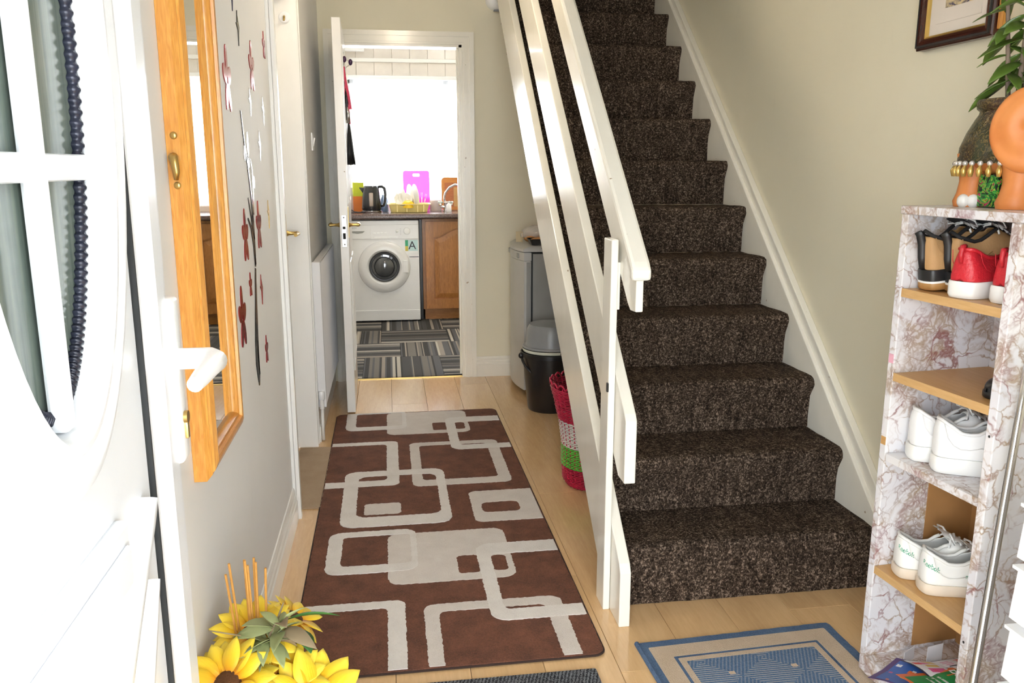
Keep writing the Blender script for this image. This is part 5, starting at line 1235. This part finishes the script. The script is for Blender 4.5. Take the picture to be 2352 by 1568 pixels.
# ---- tap
tp = thing('mixer_tap', 'chrome swan-neck mixer tap with two white handles', 'tap', (.475, 7.22, ZK))
with frame(tr(.478, 7.22, ZK)):
    MB().lathe([(.024, 0), (.024, .006), (.016, .012), (.015, .07), (.018, .075), (.016, .085), (.0, .087)], 24).box(-.045, .045, -.012, .012, .03, .05, .006).build('base', 'chrome', tp, True, 40)
    MB().tube([(0, 0, .07), (-.012, 0, .11), (.0, -.01, .16), (.035, -.03, .205), (.08, -.055, .228), (.13, -.08, .222), (.165, -.10, .19), (.175, -.105, .165)], .0095, 14).build('spout', 'chrome', tp, True)
    for s in (-1, 1):
        h_ = MB().lathe([(.014, 0), (.016, .01), (.013, .02)], 18, (s * .045, -.0, .05)).build('valve', 'chrome', tp, True, 40)
        for a in range(4): MB().ball((s * .045 + .016 * math.cos(a * PI / 2 + .6), .016 * math.sin(a * PI / 2 + .6), .078), .010, seg=10, rings=8).build('handle_lobe', flat('pale_green_knob', (.60, .66, .60), .25), h_, True)
tag(MB().lathe([(.022, 0), (.023, .004), (.020, .06), (.008, .075), (.010, .09), (.0, .092)], 20, (.500, 7.13, ZK)).build('soap_bottle', 'white_plastic', None, True, 40), 'small white soap bottle in front of the tap', 'bottle')
tag(MB().lathe([(.05, 0), (.052, .01), (.055, .09), (.052, .09), (.048, .012), (.0, .01)], 28, (.40, 7.33, ZK)).build('tumbler', flat('frosted_tumbler', (.72, .62, .62), .3), None, True, 40), 'pale frosted container between tub and tap', 'container')
# ---- window, curtain, rails
wn = thing('window_1', 'bright kitchen window with white frame', 'window', (.52, 7.56, .95), kind='structure')
for a in ((-.325, -.27, .95, 2.04), (1.30, 1.36, .95, 2.04), (.49, .54, .95, 2.04)): MB().box(a[0], a[1], 7.54, 7.60, a[2], a[3], .004).build('frame_stile', 'upvc', wn)
for a in ((.95, 1.01), (1.98, 2.04)): MB().box(-.325, 1.36, 7.54, 7.60, a[0], a[1], .004).build('frame_rail', 'upvc', wn)
t = NT('clear_pane'); t.t.nodes.remove(t.b); tb = t.n('ShaderNodeBsdfTransparent'); gs = t.n('ShaderNodeBsdfGlossy'); gs.inputs['Roughness'].default_value = .02; mx = t.n('ShaderNodeMixShader'); mx.inputs[0].default_value = .05
t.l(tb.outputs[0], mx.inputs[1]); t.l(gs.outputs[0], mx.inputs[2]); t.l(mx.outputs[0], t.out.inputs[0])
for a, b in ((-.27, .49), (.54, 1.30)): MB().box(a, b, 7.568, 7.574, 1.01, 1.98).build('pane', t.m, wn)
t = NT('white_net_curtain'); t.t.nodes.remove(t.b); tb = t.n('ShaderNodeBsdfTransparent'); tl = t.n('ShaderNodeBsdfTranslucent'); tl.inputs['Color'].default_value = (.95, .95, .95, 1); df = t.n('ShaderNodeBsdfDiffuse'); df.inputs['Color'].default_value = (.9, .9, .9, 1)
m1 = t.n('ShaderNodeMixShader'); m1.inputs[0].default_value = .25; m2 = t.n('ShaderNodeMixShader')
fold = t.noise(t.coord((60, 1, .5)), 1, 2); t.l(t.math('ADD', t.math('MULTIPLY', fold, .3), .15), m2.inputs[0])
t.l(tl.outputs[0], m1.inputs[1]); t.l(df.outputs[0], m1.inputs[2]); t.l(tb.outputs[0], m2.inputs[1]); t.l(m1.outputs[0], m2.inputs[2]); t.l(m2.outputs[0], t.out.inputs[0])
vs, fs = [], []; n_ = 300
for i in range(n_ + 1):
    x = -.315 + 1.665 * i / n_; y = 7.478 + .010 * math.sin(i * .55) + .004 * math.sin(i * 1.37)
    vs += [(x, y * 1, .955), (x, y, 1.5), (x, y + (7.478 - y) * .5, 2.02)]
for i in range(n_):
    for k_ in (0, 1): fs.append([3 * i + k_, 3 * i + 3 + k_, 3 * i + 4 + k_, 3 * i + 1 + k_])
tag(MB().add(vs, fs).build('net_curtain', t.m, None, True), 'white net curtain glowing across the kitchen window', 'curtain')
cr = thing('curtain_rail', 'white curtain rail fixed above the kitchen window', 'curtain rail', (.5, 7.47, 2.01))
MB().box(-.318, 1.37, 7.455, 7.49, 2.012, 2.045, .004).build('rail', 'white_plastic', cr); MB().box(-.332, -.318, 7.45, 7.492, 2.008, 2.05, .003).build('end_stop', 'cream_plastic', cr)
tag(MB().box(-.30, 2.15, 7.462, 7.49, 2.155, 2.186, .003).build('pipe_boxing', 'white_gloss'), 'white boxed pipe running along the tiles above the curtain rail', 'pipe')
tag(MB().box(-.36, -.175, 7.38, 7.44, 2.232, 2.258, .004).build('cable_trunking', 'white_plastic'), 'short white trunking high beside the kitchen wall corner', 'trunking')
# ---- added kitchen lamp, out of view, lifting the room's brightness
cl = thing('added_kitchen_lamp', 'added unseen round lamp giving the kitchen fill light', 'ceiling light', (.6, 6.2, 2.36))
MB().lathe([(.16, .085), (.165, .06), (.16, .055), (.0, .055)], 32, (.6, 6.2, 2.365)).build('base', 'white_plastic', cl, True, 40)
t = NT('fill_light_shade'); t.b.inputs['Emission Color'].default_value = (1, .93, .82, 1); t.b.inputs['Emission Strength'].default_value = 12.0; t.b.inputs['Base Color'].default_value = (.9, .9, .88, 1)
MB().lathe([(.0, 0), (.06, .004), (.12, .022), (.15, .05), (.15, .056)], 32, (.6, 6.2, 2.365)).build('shade', t.m, cl, True, 40)
